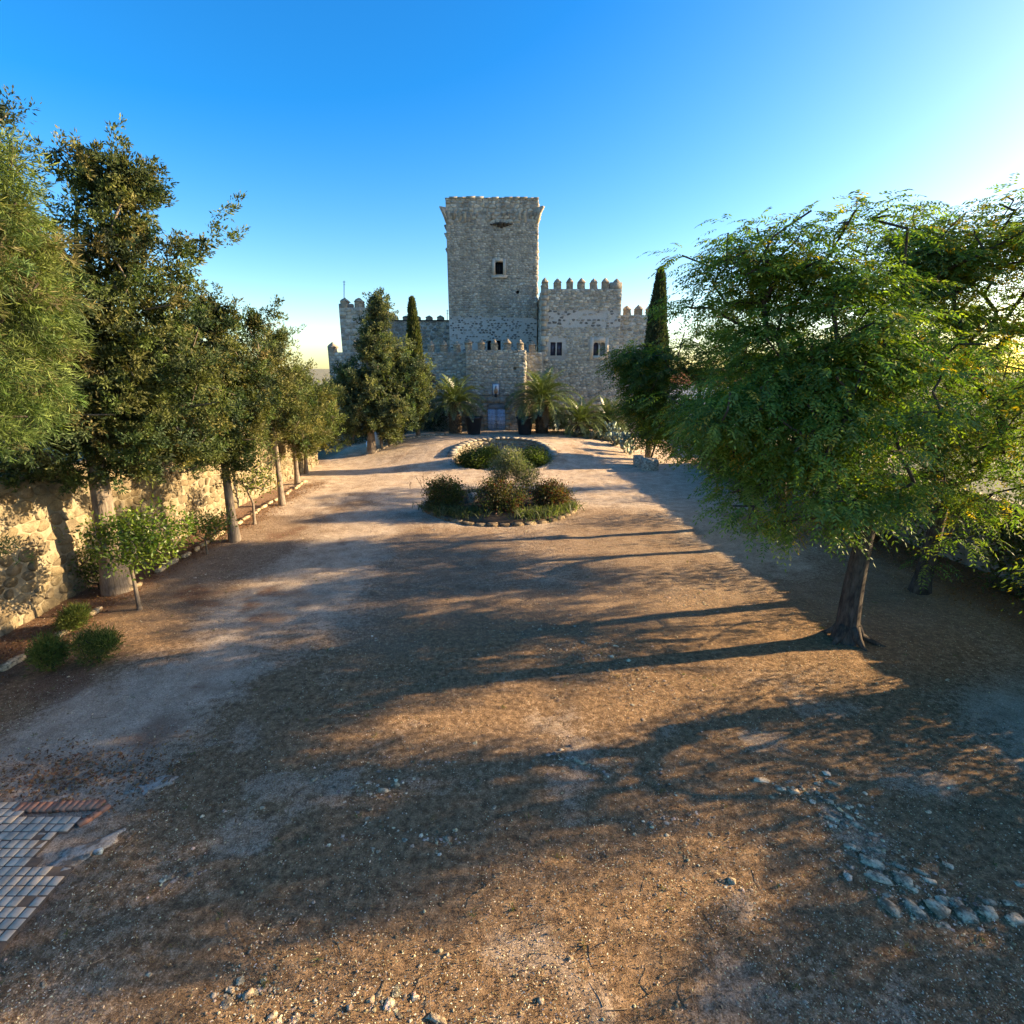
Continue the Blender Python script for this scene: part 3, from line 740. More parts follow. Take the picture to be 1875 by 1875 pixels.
MB().tube([(lp.x, GY0, lp.z + .18), (lp.x, lp.y, lp.z + .2), (lp.x, lp.y, lp.z + .14)], .018, 6).build('bracket', M['iron'], t)
xs = np.linspace(at(873, 724, GY0).x, at(935, 724, GY0).x, 15)
tag(MB().tube([(x, GY0 - .10, lp.z + .06 - .05 * math.sin(abs(x - lp.x) * 2.2)) for x in xs], .016, 5).build('cable', M['iron']), 'dark cable strung along the wall above the gate', 'cable')

# ------------------------------------------------------------------ exedra: curved retaining wall
exw = empty('curved_wall', (EX_C[0], EX_C[1] + EX_R, .1), 'low curved stone retaining wall behind the round-clipped bushes', 'wall')
a0, a1 = R(-6), R(186); nseg = 72
def ex_top(th):
    x = EX_C[0] + (EX_R + .45) * np.cos(th); y = EX_C[1] + (EX_R + .45) * np.sin(th)
    return mound(x, y) + .07
mb = MB(); th = np.linspace(a0, a1, nseg); V = []
for k in th:
    zt = float(ex_top(k))
    for r_, z in ((EX_R, -.1), (EX_R, zt), (EX_R + .42, zt), (EX_R + .42, -.1)): V.append((EX_C[0] + r_ * math.cos(k), EX_C[1] + r_ * math.sin(k), z))
i = np.arange(nseg - 1)[:, None] * 4; k = np.arange(3)[None]
F = [np.stack([i + k, i + k + 1, i + k + 5, i + k + 4], -1).reshape(-1, 4), np.array([[0, 3, 2, 1]]), np.array([[4 * nseg - 4, 4 * nseg - 3, 4 * nseg - 2, 4 * nseg - 1]])]
mb.add(V, F).build('core', M['wallmortar'], exw)
rg = np.random.default_rng(91); lst = []
for p in voronoi_cells(0, EX_R * (a1 - a0), 0, 1.25, .30, .17, rg):
    c = p.mean(0); tc = a0 + c[0] / EX_R
    if c[1] > ex_top(tc) - .06: continue
    V, F = stone_geo(p, rg.uniform(.02, .05), .014, False, rg)
    tt_ = a0 + V[:, 0] / EX_R; r_ = EX_R - V[:, 2]
    lst.append((area(p), np.column_stack([EX_C[0] + r_ * np.cos(tt_), EX_C[1] + r_ * np.sin(tt_), V[:, 1]]), F, palette([(.40, .36, .29), (.46, .41, .33), (.34, .31, .27), (.5, .46, .38)], rg)))
lst.sort(key=lambda s: -s[0])
for A, W, F, c in lst[:240]: place('stone', mesh('stone', W, F, M['stone'], c), exw)
mb = MB()
for A, W, F, c in lst[240:]: mb.add(W, F, c)
if lst[240:]: tag(mb.build('small_stones', M['stone'], exw), kind='stuff')
t0 = a0
while t0 < a1 - .02:
    dt = rg.uniform(.09, .19); t1 = min(a1, t0 + dt); V = []
    za, zb = float(ex_top(t0)), float(ex_top(t1)); h = rg.uniform(.05, .08)
    for tt_, z in ((t0 + .006, za), (t1 - .006, zb)):
        for r_ in (EX_R - .06, EX_R + .46): 
            for dz in (.004, h): V.append((EX_C[0] + r_ * math.cos(tt_), EX_C[1] + r_ * math.sin(tt_), z + dz))
    MB().add(V, np.array([[0, 1, 3, 2], [4, 6, 7, 5], [0, 4, 5, 1], [2, 3, 7, 6], [1, 5, 7, 3], [0, 2, 6, 4]]), palette([(.33, .31, .28), (.38, .36, .32)], rg)).build('coping_stone', M['stone'], exw)
    t0 = t1

# ------------------------------------------------------------------ left boundary wall
def lwx(y): return -10.15 - .055 * (y - 9.1)
LW0, LW1, LWH = 3.0, 29.5, 2.95
A_ = np.array([lwx(LW0), LW0, 0]); B_ = np.array([lwx(LW1), LW1, 0]); Ld = B_ - A_; Ll = np.linalg.norm(Ld); Ud = Ld / Ll; Nd = np.array([Ud[1], -Ud[0], 0])
lw = empty('boundary_wall', A_, 'tall ochre rubble boundary wall behind the left row of trees', 'wall')
V = []
ns = 60
for i in range(ns + 1):
    p = A_ + Ud * Ll * i / ns; zt = LWH + .12 * (fbm(i * .4, 3.3) - .5)
    for d, z in ((0, -.4), (0, zt), (-.5, zt), (-.5, -.6)): q = p + Nd * d; V.append((q[0], q[1], z))
i = np.arange(ns)[:, None] * 4; k = np.arange(3)[None]
MB().add(V, [np.stack([i + k, i + k + 4, i + k + 5, i + k + 1], -1).reshape(-1, 4), np.array([[0, 1, 2, 3]]), np.array([[4 * ns + 3, 4 * ns + 2, 4 * ns + 1, 4 * ns]])]).build('core', M['wallmortar'], lw)
lst = []
face_masonry(lw, A_, Ud, Nd, Ll, -.1, LWH - .05, .40, .25, 101, cols=OCHRE, proud=(.012, .05), gap=.016, chaikin=True, sink=lst)
near = sorted(lst, key=lambda s: (s[1][:, 1].mean() < 7.2, s[1][:, 1].mean()))
for A, W, F, c, p in near[:300]: place('stone', mesh('stone', W, F, M['wallstone'], c), lw)
mb = MB()
for A, W, F, c, p in near[300:]: mb.add(W, F, c)
tag(mb.build('rubble_masonry', M['wallstone'], lw), kind='stuff')

# right boundary wall, rendered rubble
def rwx(y): return 12.5 - .05 * (y - 10)
RWH = 1.7
rw = empty('boundary_wall', (rwx(3), 3, 0), 'grey rendered boundary wall behind the right-hand trees', 'wall')
V = []; ns = 70
for i in range(ns + 1):
    y = -6 + 35 * i / ns; x = rwx(y); zt = RWH + .04 * (fbm(i * .3, 8.1) - .5)
    for d, z in ((0, -.4), (0, zt * .5), (0, zt), (.45, zt), (.45, -.6)): V.append((x + d + (.04 * (fbm(i * 1.3, z * 2) - .5) if d == 0 else 0), y, z))
i = np.arange(ns)[:, None] * 5; k = np.arange(4)[None]
MB().add(V, [np.stack([i + k, i + k + 1, i + k + 6, i + k + 5], -1).reshape(-1, 4), np.array([[0, 4, 3, 2, 1]]), np.array([[5 * ns, 5 * ns + 1, 5 * ns + 2, 5 * ns + 3, 5 * ns + 4]])]).build('core', M['rightwall'], rw)
rg = np.random.default_rng(5)
for i in range(46):
    y0 = 6 + i * .5; x = rwx(y0); w = rg.uniform(.40, .49)
    MB().box(x - .07, x + .5, y0, y0 + w, RWH + .06, RWH + .06 + rg.uniform(.1, .17), palette([(.36, .33, .29), (.42, .38, .33)], rg)).build('coping_stone', M['stone'], rw)

# ------------------------------------------------------------------ foliage builders
def unit(v): return v / (np.linalg.norm(v, axis=-1, keepdims=True) + 1e-9)
def kites(o, d, L, W, rg, nrm=None, fold=.0):
    """leaf shaped quads: o origin, d direction, L length, W width"""
    n = len(o); d = unit(d)
    if nrm is None: nrm = rg.normal(size=(n, 3))
    s = unit(np.cross(d, nrm)); up = np.cross(s, d)
    L = np.broadcast_to(L, (n,))[:, None]; W = np.broadcast_to(W, (n,))[:, None]
    V = np.stack([o, o + d * L * .45 + s * W * .5 + up * fold * W, o + d * L, o + d * L * .45 - s * W * .5 + up * fold * W], 1).reshape(-1, 3)
    F = np.arange(4 * n).reshape(n, 4)
    return V, F
def ell_targets(ells, n, rg, inner=.35, stray=(.12, 1.32)):
    """points through the volume of a union of ellipsoids (cx,cy,cz,rx,ry,rz,weight)"""
    w = np.array([e[6] if len(e) > 6 else e[3] * e[4] * e[5] for e in ells]); w = w / w.sum()
    k = rg.choice(len(ells), n, p=w); E = np.array([e[:6] for e in ells])[k]
    d = unit(rg.normal(size=(n, 3))); r = rg.uniform(inner ** 3, 1, n) ** (1 / 3)
    r = np.where(rg.random(n) < stray[0], r * rg.uniform(1.05, stray[1], n), r)
    return E[:, :3] + d * r[:, None] * E[:, 3:6]
def skeleton(mb, base, fork, targets, r0, rg, bend=.12, nside=6, tip=.006, mid=None, free=False, taper=.38):
    """trunk from base to fork, then branches that reach every target"""
    base = np.array(base, float); fork = np.array(fork, float)
    ntr = 7
    pos = []; par = []
    for i in range(ntr):
        f = i / (ntr - 1); p = base + (fork - base) * f
        if mid is not None: p = p + np.array(mid) * math.sin(math.pi * f)
        pos.append(p); par.append(i - 1)
    pos = [np.array(p) for p in pos]
    order = np.argsort(np.linalg.norm(targets - fork, axis=1))
    plen = [0] * ntr
    ends = []
    for ti in order:
        t = targets[ti]; P = np.array(pos); d = np.linalg.norm(P - t, axis=1)
        cost = d + .12 * np.array(plen) + .6 * np.maximum(0, P[:, 2] - t[2]) * .6
        cost[:3 if free else ntr - 2] += 2.5
        j = int(np.argmin(cost)); L = d[j]; m = max(1, min(5, int(L / .5)))
        side = rg.normal(0, bend, 3) * L; prev = j
        for q in range(1, m + 1):
            f = q / m; p = P[j] + (t - P[j]) * f + side * math.sin(math.pi * f) + np.array([0, 0, .10 * L * math.sin(math.pi * f)])
            pos.append(p); par.append(prev); plen.append(plen[prev] + L / m); prev = len(pos) - 1
        ends.append(prev)
    n = len(pos); area_ = np.zeros(n)
    leafn = set(range(n)) - set(p for p in par if p >= 0)
    for i in range(n - 1, -1, -1):
        if i in leafn: area_[i] = 1.0
        if par[i] >= 0: area_[par[i]] += area_[i]
    rad = tip + (r0 * (.34 if free else .62) - tip) * (area_ / area_[0]) ** .5
    for i in range(ntr): 
        f = i / (ntr - 1); rad[i] = r0 * (1 - taper * f) if free else max(rad[i], r0 * (1 - .38 * f))
    pos = np.array(pos); rad[0] *= 1.35
    # trunk as one tube, other edges as tapered pieces
    k = np.arange(nside); k2 = (k + 1) % nside
    E = np.array([i for i in range(n) if par[i] >= 0]); Pp = np.array(par)[E]
    A = pos[Pp]; B = pos[E]; d = unit(B - A)
    ref = np.where(np.abs(d[:, 2:]) < .9, np.array([[.31, .17, .93]]), np.array([[1., .1, 0]])); a = unit(np.cross(d, ref)); b = np.cross(d, a)
    th = k / nside * 2 * np.pi
    ring = np.cos(th)[None, :, None] * a[:, None] + np.sin(th)[None, :, None] * b[:, None]
    ra = np.minimum(rad[Pp], rad[E] * 1.6)
    ra = np.where(E < ntr, rad[Pp], ra)
    V = np.concatenate([A[:, None] + ring * ra[:, None, None], (B + d * rad[E][:, None] * .3)[:, None] + ring * rad[E][:, None, None]], 1)
    m = len(E); base_i = (np.arange(m) * 2 * nside)[:, None]
    F = np.stack([base_i + k, base_i + k2, base_i + nside + k2, base_i + nside + k], -1).reshape(-1, 4)
    mb.add(V.reshape(-1, 3), F)
    return pos, rad
def colpick(cols, n, rg, lo=.7, hi=1.3, hue=.06):
    c = np.array(cols)[rg.integers(len(cols), size=n)] * rg.uniform(lo, hi, (n, 1))
    return np.clip(c * (1 + rg.normal(0, hue, (n, 3))), .004, .9)
def conifer_crown(mb, targets, axis_xy, nper, spread, L, W, cols, rg, up=.55, out=.8, cone=.0, droop=0, ntw=4):
    """every twig end carries a few fingers, each set with short scaly sprays"""
    n = len(targets); m = n * ntw; k = max(1, nper // ntw); N_ = m * k
    outv = targets - np.array([axis_xy[0], axis_xy[1], 0]); outv[:, 2] = 0; outv = unit(outv)
    td = unit(np.repeat(outv, ntw, 0) * out + np.array([0, 0, up - droop]) + rg.normal(size=(m, 3)) * .62); tl = spread * rg.uniform(.7, 1.7, m)
    tb = np.repeat(targets, ntw, 0) + rg.normal(size=(m, 3)) * spread * .22
    f = rg.uniform(0, 1, N_) ** .8; tdr = np.repeat(td, k, 0); tlr = np.repeat(tl, k)
    off = rg.normal(size=(N_, 3)) * (spread * .17 * (1.15 - .8 * f))[:, None]
    o = np.repeat(tb, k, 0) + tdr * (tlr * f)[:, None] + off - np.array([0, 0, 1.0]) * (droop * tlr * f * f)[:, None]
    d = tdr * .75 + unit(off) * .9 + rg.normal(size=(N_, 3)) * .4 + np.array([0, 0, .15 - droop])
    V, F = kites(o, d, rg.uniform(.6, 1.35, N_) * L, rg.uniform(.6, 1.3, N_) * W, rg, fold=.15)
    cc = np.repeat(colpick(cols, n, rg, .75, 1.3), ntw, 0) * rg.uniform(.75, 1.3, (m, 1)); col = np.repeat(cc, k, 0) * rg.uniform(.7, 1.35, (N_, 1))
    mb.add(V, F, np.repeat(col, 4, 0))
def pinnate(mb, o, d, rg, L=.30, nl=6, ll=.075, lw=.024, cols=((.06, .11, .02),), yellow=.06, droop=.5):
    """compound leaves: a drooping rachis with opposite leaflets"""
    n = len(o); d = unit(d); s = unit(np.cross(d, np.array([0, 0, 1.0]) + rg.normal(0, .3, (n, 3))))
    Ls = L * rg.uniform(.7, 1.25, n)
    col = colpick(cols, n, rg, .7, 1.35)
    yl = rg.random(n) < yellow; col[yl] = np.array([.36, .26, .03]) * rg.uniform(.6, 1.2, (yl.sum(), 1))
    for i in range(nl + 1):
        f = (i + .7) / (nl + .7)
        p = o + d * (Ls * f)[:, None] + np.array([0, 0, -1.0]) * (droop * Ls * f * f)[:, None]
        tang = unit(d + np.array([0, 0, -1.0]) * (2 * droop * f))
        for sg in ((-1, 1) if i < nl else (0,)):
            dd = (s * sg * .85 + tang * .55 + np.array([0, 0, -.25]) + rg.normal(0, .12, (n, 3))) if sg else tang
            nr_ = np.cross(s, tang) + rg.normal(0, .35, (n, 3))
            V, F = kites(p, dd, ll * rg.uniform(.75, 1.2, n) * (1 - .25 * abs(f - .5)), lw * rg.uniform(.8, 1.2, n), rg, nr_)
            mb.add(V, F, np.repeat(col, 4, 0))
def broad(mb, targets, nper, spread, L, W, cols, rg, yellow=0, ycol=(.3, .22, .03), out=None, up=.2, flat=1.0):
    n = len(targets); N_ = n * nper; c = np.repeat(targets, nper, 0)
    off = rg.normal(size=(N_, 3)) * spread * .55; off[:, 2] *= flat
    d = unit(off) + rg.normal(size=(N_, 3)) * .5 + np.array([0, 0, up])
    V, F = kites(c + off, d, rg.uniform(.6, 1.25, N_) * L, rg.uniform(.7, 1.2, N_) * W, rg, fold=.12)
    col = np.repeat(colpick(cols, n, rg, .8, 1.2), nper, 0) * rg.uniform(.7, 1.3, (N_, 1))
    yl = rg.random(N_) < yellow; col[yl] = np.array(ycol) * rg.uniform(.6, 1.3, (yl.sum(), 1))
    mb.add(V, F, np.repeat(col, 4, 0))
CYP = [(.076, .100, .032), (.100, .114, .038), (.050, .074, .030), (.132, .126, .046), (.036, .058, .030)]
CYP2 = [(.092, .112, .036), (.118, .128, .042), (.066, .088, .032), (.14, .134, .046)]
DARKC = [(.045, .062, .030), (.060, .072, .030), (.038, .055, .030)]

def cypress(base, fork_z, ells, r0, nt, nper, label, spread=.55, L=.15, W=.05, cols=CYP, seed=1, group=None, name='cypress_tree', lean=(0, 0), bare=None, up=.55, droop=0, cat='tree', trunkmat='bark', inner=.35, ntw=None, boughs=0, bsz=1.0):
    rg = np.random.default_rng(seed); base = np.array(base, float)
    t = empty(name, base, label, cat, group)
    if boughs:
        bc = ell_targets(ells, boughs, rg, inner); ax = np.array([base[0], base[1]]); k_ = rg.integers(boughs, size=nt); o_ = bc[k_]
        od = o_[:, :2] - ax; od = od / (np.linalg.norm(od, axis=1, keepdims=True) + .3); f_ = rg.normal(0, 1, nt)
        tg = o_ + rg.normal(size=(nt, 3)) * np.array([.17, .17, .13]) * bsz + np.column_stack([od * f_[:, None] * .30 * bsz, f_ * .10 * bsz])
    else: tg = ell_targets(ells, nt, rg, inner)
    top = max(e[2] + e[5] * .6 for e in ells); hz = fork_z + (top - base[2] - fork_z) * .55
    fork = base + np.array([lean[0] + (ells[0][0] - base[0]) * .3, lean[1], hz])
    mb = MB()
    big = fork + np.array([0, 0, 0])
    leader = np.array([[fork[0] + (ells[0][0] - fork[0]) * f, fork[1] + (ells[0][1] - fork[1]) * f, fork[2] + (top - fork[2]) * f] for f in np.linspace(.15, 1, 8)])
    skeleton(mb, base - np.array([0, 0, .1]), fork, np.concatenate([leader, tg[:ntw or min(nt, 170)]]), r0, rg, .10, 7, free=True, taper=.6)
    mb.build('trunk', M[trunkmat], t, True)
    mb = MB(); conifer_crown(mb, tg, (fork[0], fork[1]), nper, spread, L, W, cols, rg, up, droop=droop)
    if boughs:   # filler foliage inside the crown, colour darkened to paint in the inner shade
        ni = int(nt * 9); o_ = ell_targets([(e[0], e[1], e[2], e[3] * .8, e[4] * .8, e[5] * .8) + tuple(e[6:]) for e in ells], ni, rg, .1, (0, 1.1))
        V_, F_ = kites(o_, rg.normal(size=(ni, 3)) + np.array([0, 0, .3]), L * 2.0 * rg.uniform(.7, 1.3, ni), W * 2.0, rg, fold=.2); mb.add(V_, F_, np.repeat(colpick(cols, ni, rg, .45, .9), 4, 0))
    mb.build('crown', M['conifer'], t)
    return t

# ------------------------------------------------------------------ left row of trees
# big cypress-like tree nearest the wall
b1 = hit(214, 1082)
def E(px, py, Y, rx, rz, ry=None, w=None):
    p = at(px, py, Y); e = (p.x, p.y, p.z, rx, ry or rx, rz)
    return e + ((w,) if w else ())
cypress(b1, 2.6, [E(205, 600, 11.5, 1.35, 2.1, w=9), E(222, 430, 11.6, .55, 1.2, w=4.5), E(222, 330, 11.6, .28, .50, w=1.3), E(135, 315, 11.2, .5, .22, w=.6), E(105, 560, 11.0, 1.0, 1.5, w=4), E(290, 650, 11.8, 1.0, 1.2, w=4), E(318, 520, 12.3, .5, .45, w=.6), E(372, 446, 12.5, .22, .12, w=.12), E(345, 470, 12.4, .3, .15, w=.2), E(180, 760, 11.2, 1.6, .95, w=7), E(300, 800, 11.6, 1.0, .75, w=3), E(70, 790, 10.8, 1.2, .7, w=4), E(30, 850, 10.4, .8, .4, w=1.2), E(210, 860, 11.3, 1.1, .3, w=1.4)],
        .26, 760, 192, 'big shaggy dark cypress with thick trunk by the ochre wall', .30, .085, .034, CYP, 1, 'trees along the left wall', boughs=235, bsz=1.2, inner=.3)
b2 = hit(430, 990)
cypress(b2, 2.0, [E(405, 680, 15.4, 1.15, 1.5), E(400, 810, 15.2, 1.2, .85), E(450, 710, 15.6, .65, 1.1), E(466, 590, 15.8, .24, .22, w=.15), E(385, 575, 15.4, .55, .5, w=.5), E(440, 840, 15.3, .7, .55), E(350, 700, 15.0, 1.0, 1.2)],
        .15, 440, 170, 'cypress with bare straight trunk just past the second citrus sapling', .32, .095, .037, CYP, 2, 'trees along the left wall', boughs=150, bsz=1.2, inner=.3)
b3 = hit(517, 925)
cypress(b3, 2.6, [E(500, 720, 19.8, .95, 1.9), E(498, 640, 19.9, .35, .6, w=.4), E(516, 618, 20, .2, .2, w=.08), E(525, 770, 19.7, .7, .9), E(470, 770, 19.8, .9, 1.0)],
        .12, 230, 130, 'narrow cypress with thin pale trunk beyond the bare fig sapling', .32, .095, .032, CYP2, 3, 'trees along the left wall', boughs=90, bsz=1.1)
b4 = hit(545, 886)
cypress(b4, 2.4, [E(545, 760, 24, 1.1, 1.7), E(535, 700, 24, .7, .9, w=.8), E(560, 790, 23.8, .9, 1.0)],
        .12, 220, 120, 'olive-green bushy cypress, second last of the left row', .36, .12, .040, CYP2, 4, 'trees along the left wall', boughs=100, bsz=1.2)
b5 = hit(561, 868)
cypress(b5, 2.0, [E(575, 760, 26.6, 1.0, 1.6), E(585, 735, 26.8, .7, .8, w=.5), E(580, 800, 26.4, .8, .8)],
        .11, 200, 110, 'olive-green bushy cypress at the far end of the left row', .36, .13, .044, CYP2, 5, 'trees along the left wall', boughs=90, bsz=1.2)
# feathery yellow-green tree at the frame edge, trunk outside the frame
YG = [(.095, .14, .038), (.12, .155, .042), (.075, .115, .034), (.14, .125, .055), (.06, .095, .034)]
cypress((-9.35, 6.7, 0), 2.2, [E(-25, 480, 7.7, .7, 1.4, w=3), E(28, 420, 7.9, .32, .6, w=.5), E(10, 640, 7.8, .55, .9, w=1.6), E(-20, 320, 7.6, .4, .55, w=.6), E(-90, 560, 7.5, 1.2, 2.0, w=4), E(15, 760, 7.6, .45, .3, w=.3), E(-25, 1000, 7.6, .35, .34, w=.12), E(48, 560, 8.0, .26, .4, w=.2)],
        .22, 300, 190, 'feathery yellow-green tree at the left edge, trunk out of frame', .30, .13, .013, YG, 6, None, 'feathery_tree', up=.1, droop=.25, trunkmat='barkdark')
cypress((-13.2, 10.5, -1.0), 4.0, [E(-10, 420, 10.6, .8, 1.5), E(2, 235, 10.6, .22, .5, w=.3), E(-90, 460, 10.6, 1.2, 1.8), E(30, 620, 10.8, 1.3, 2.0)],
        .22, 200, 110, 'dark cypress outside the wall, its tip rising at the left edge', .36, .10, .03, DARKC, 7, None)
# citrus saplings
CIT = [(.11, .17, .022), (.085, .14, .02), (.15, .20, .03), (.065, .11, .02)]
def sapling(base, ells, fz, r0, nt, nper, spread, L, W, cols, label, seed, yellow=0., mat='citrus', lean=(0, 0), name='citrus_sapling', group='young trees in the left border', bend=.15):
    rg = np.random.default_rng(seed); base = np.array(base, float); t = empty(name, base, label, 'sapling', group)
    tg = ell_targets(ells, nt, rg, .2); mb = MB()
    skeleton(mb, base - np.array([0, 0, .05]), base + np.array([lean[0], lean[1], fz]), tg, r0, rg, bend, 6, .004); mb.build('trunk', M['bark_young'], t, True)
    mb = MB(); broad(mb, tg, nper, spread, L, W, cols, rg, yellow); mb.build('crown', M[mat], t)
b = hit(256, 1116)
sapling(b, [E(215, 985, 10.3, .62, .42), E(285, 975, 10.4, .62, .48), E(250, 1010, 10.2, .5, .38), E(310, 1000, 10.4, .35, .3), E(170, 980, 10.2, .35, .25)], .95, .05, 150, 26, .22, .095, .042, CIT, 'bright green citrus sapling in front of the big cypress trunk', 21)
b = hit(380, 1015)
sapling(b, [E(375, 962, 13.9, .5, .28), E(405, 955, 14, .3, .25), E(352, 958, 13.9, .28, .25)], .45, .035, 60, 26, .2, .09, .04, [(.15, .19, .03), (.19, .22, .05), (.11, .16, .03)], 'smaller pale green citrus sapling beside a dug planting hollow', 22)
b = hit(466, 960)
sapling(b, [E(478, 875, 17, .55, .45), E(450, 880, 17, .4, .4)], .75, .06, 34, 16, .22, .11, .06, [(.13, .16, .04), (.17, .19, .05)], 'nearly bare forked fig sapling between two cypress trunks', 23, .05, lean=(.05, 0), name='fig_sapling', bend=.2)
# young dark leafy shrub tangle low behind the big trunk
def shrub(base, ells, nt, nper, spread, L, W, cols, label, seed, name='shrub', mat='leaf', group=None, up=.3, yellow=0, ycol=(.3, .1, .02), r0=.03, stems=True, cat='shrub'):
    rg = np.random.default_rng(seed); base = np.array(base, float); t = empty(name, base, label, cat, group); tg = ell_targets(ells, nt, rg, .15)
    tg[:, 2] = np.maximum(tg[:, 2], base[2] + .06)
    mb = MB(); skeleton(mb, base - np.array([0, 0, .03]), base + np.array([0, 0, .12]), tg[:60], r0, rg, .1, 5, .003); mb.build('stems', M['branch'], t, True)
    mb = MB(); broad(mb, tg, nper, spread, L, W, cols, rg, yellow, ycol, up=up); mb.build('leaves', M[mat], t)
b = hit(182, 1078)
shrub(b, [(b.x, b.y, b.z + .55, .35, .3, .5)], 40, 18, .2, .085, .04, [(.05, .08, .02), (.07, .10, .02)], 'dark leafy shrub squeezed between wall and big cypress trunk', 24)
# rosemary bushes
ROS = [(.105, .135, .030), (.14, .165, .038), (.075, .105, .028)]
for i, (px, py, w, h, lab) in enumerate(((98, 1226, .20, .27, 'spiky rosemary bush with bare woody foot, left one of three'), (183, 1212, .31, .28, 'largest and roundest rosemary bush of the three in the left border'), (140, 1152, .20, .17, 'rosemary bush at the back of the three, half behind the others'))):
    b = hit(px, py)
    shrub(b, [(b.x, b.y, b.z + h + .06, w, w, h)], 70, 60, .11, .10, .013, ROS, lab, 30 + i, 'rosemary_bush', 'conifer', 'rosemary bushes in the left border', .9)

# kerb of pale stones along the left border
rg = np.random.default_rng(17)
def rockmesh(rg, c, sx, sy, sz, col, rot=0, flat=1.0):
    nu, nv = 7, 4; V = []
    for j in range(1, nv):
        ph = math.pi * j / nv
        for i in range(nu):
            t = 2 * math.pi * (i + .5 * (j % 2)) / nu + rg.normal(0, .16); q = rg.uniform(.62, 1.12)
            x = np.sign(math.cos(t)) * abs(math.cos(t)) ** .55 * math.sin(ph) ** .5 * q; y = np.sign(math.sin(t)) * abs(math.sin(t)) ** .55 * math.sin(ph) ** .5 * q
            V.append((x, y, np.sign(math.cos(ph)) * abs(math.cos(ph)) ** .7 * rg.uniform(.7, 1.15)))
    V += [(rg.normal(0, .2), rg.normal(0, .2), .82), (0, 0, -1)]; V = np.array(V) * (sx, sy, sz)
    c_, s_ = math.cos(rot), math.sin(rot); V = np.column_stack([V[:, 0] * c_ - V[:, 1] * s_, V[:, 0] * s_ + V[:, 1] * c_, V[:, 2]]) + np.array(c)
    n = nu; k = np.arange(n); k2 = (k + 1) % n; F = []
    for j in range(nv - 2): F.append(np.stack([(j + 1) * n + k, (j + 1) * n + k2, j * n + k2, j * n + k], 1))
    F = [np.concatenate(F), np.stack([k, k2, np.full(n, (nv - 1) * n)], 1), np.stack([(nv - 2) * n + k2, (nv - 2) * n + k, np.full(n, (nv - 1) * n + 1)], 1)]
    return V, F, np.asarray(col)
kerb = empty('stone_kerb', (-9, 8, 0), 'thin line of pale kerb stones edging the left planting border', 'kerb')
y = 5.6
while y < 24:
    l = rg.uniform(.28, .62); x = -8.95 - .062 * (y - 8) + rg.normal(0, .03)
    if rg.random() < .8:
        V, F, c = rockmesh(rg, (x, y + l / 2, gzf(x, y) + .02), .09, l / 2, .09, np.array([.46, .39, .30]) * rg.uniform(.8, 1.15), rg.normal(0, .08))
        place('kerb_stone', mesh('kerb_stone', V, F, M['rock'], c), kerb)
    y += l + rg.uniform(.02, .12)

# ------------------------------------------------------------------ round flower bed
FB = Vector((-.42, 19.75, 0)); FR = 2.85
bed = empty('flower_bed', FB, 'round flower bed edged with stones in the middle of the yard', 'flower bed')
mb = MB(); prof = [(FR, -.1), (FR - .05, .10), (FR * .6, .22), (FR * .2, .28)]
mb.lathe(prof, (FB.x, FB.y, 0), 40).build('soil', M['soil'], bed, True)
ang = 0
while ang < 2 * math.pi - .05:
    da = rg.uniform(.11, .18); w = da * FR * .46; th = ang + da / 2; r_ = FR + .06 + rg.normal(0, .02)
    h = rg.uniform(.09, .14); c0 = np.array([FB.x + r_ * math.cos(th), FB.y + r_ * math.sin(th), gzf(FB.x + r_ * math.cos(th), FB.y + r_ * math.sin(th)) - .03])
    tx = np.array([-math.sin(th), math.cos(th), 0]); rx = np.array([math.cos(th), math.sin(th), 0]); V = []
    for z, s in ((0, 1), (h * .7, 1), (h, .82)):
        for a_, b_ in ((-1, -1), (1, -1), (1, 1), (-1, 1)): V.append(c0 + tx * a_ * w * s * rg.uniform(.93, 1.04) + rx * b_ * .11 * s * rg.uniform(.9, 1.1) + np.array([0, 0, z + rg.normal(0, .008)]))
    F = [np.array([[i * 4 + k, i * 4 + (k + 1) % 4, i * 4 + 4 + (k + 1) % 4, i * 4 + 4 + k] for i in range(2) for k in range(4)] + [[8, 9, 10, 11]])]
    place('edging_stone', mesh('edging_stone', V, F, M['rock'], palette([(.20, .175, .15), (.25, .225, .20), (.17, .145, .125)], rg)), bed)
    ang += da
OLV = [(.13, .15, .075), (.16, .175, .10), (.095, .115, .055), (.19, .20, .13)]
b = Vector((FB.x + .35, FB.y - .1, .25))
rgs = np.random.default_rng(41); t = empty('olive_sapling', b, 'grey-green olive sapling rising from the round flower bed', 'sapling')
tg = ell_targets([E(938, 852, 19.0, .52, .50), E(927, 836, 19.0, .30, .32), E(914, 868, 19.0, .36, .45), E(962, 874, 19.0, .42, .42)], 260, rgs, .15)
mb = MB(); skeleton(mb, b, b + Vector((0, 0, .45)), tg, .045, rgs, .08, 6, .004); mb.build('trunk', M['bark_young'], t, True)
mb = MB(); broad(mb, tg, 34, .18, .095, .026, OLV, rgs, up=.8); mb.build('crown', M['leaf'], t)
ROSE = [(.070, .082, .024), (.085, .088, .028), (.050, .066, .022), (.10, .080, .032)]
gz_b = .22
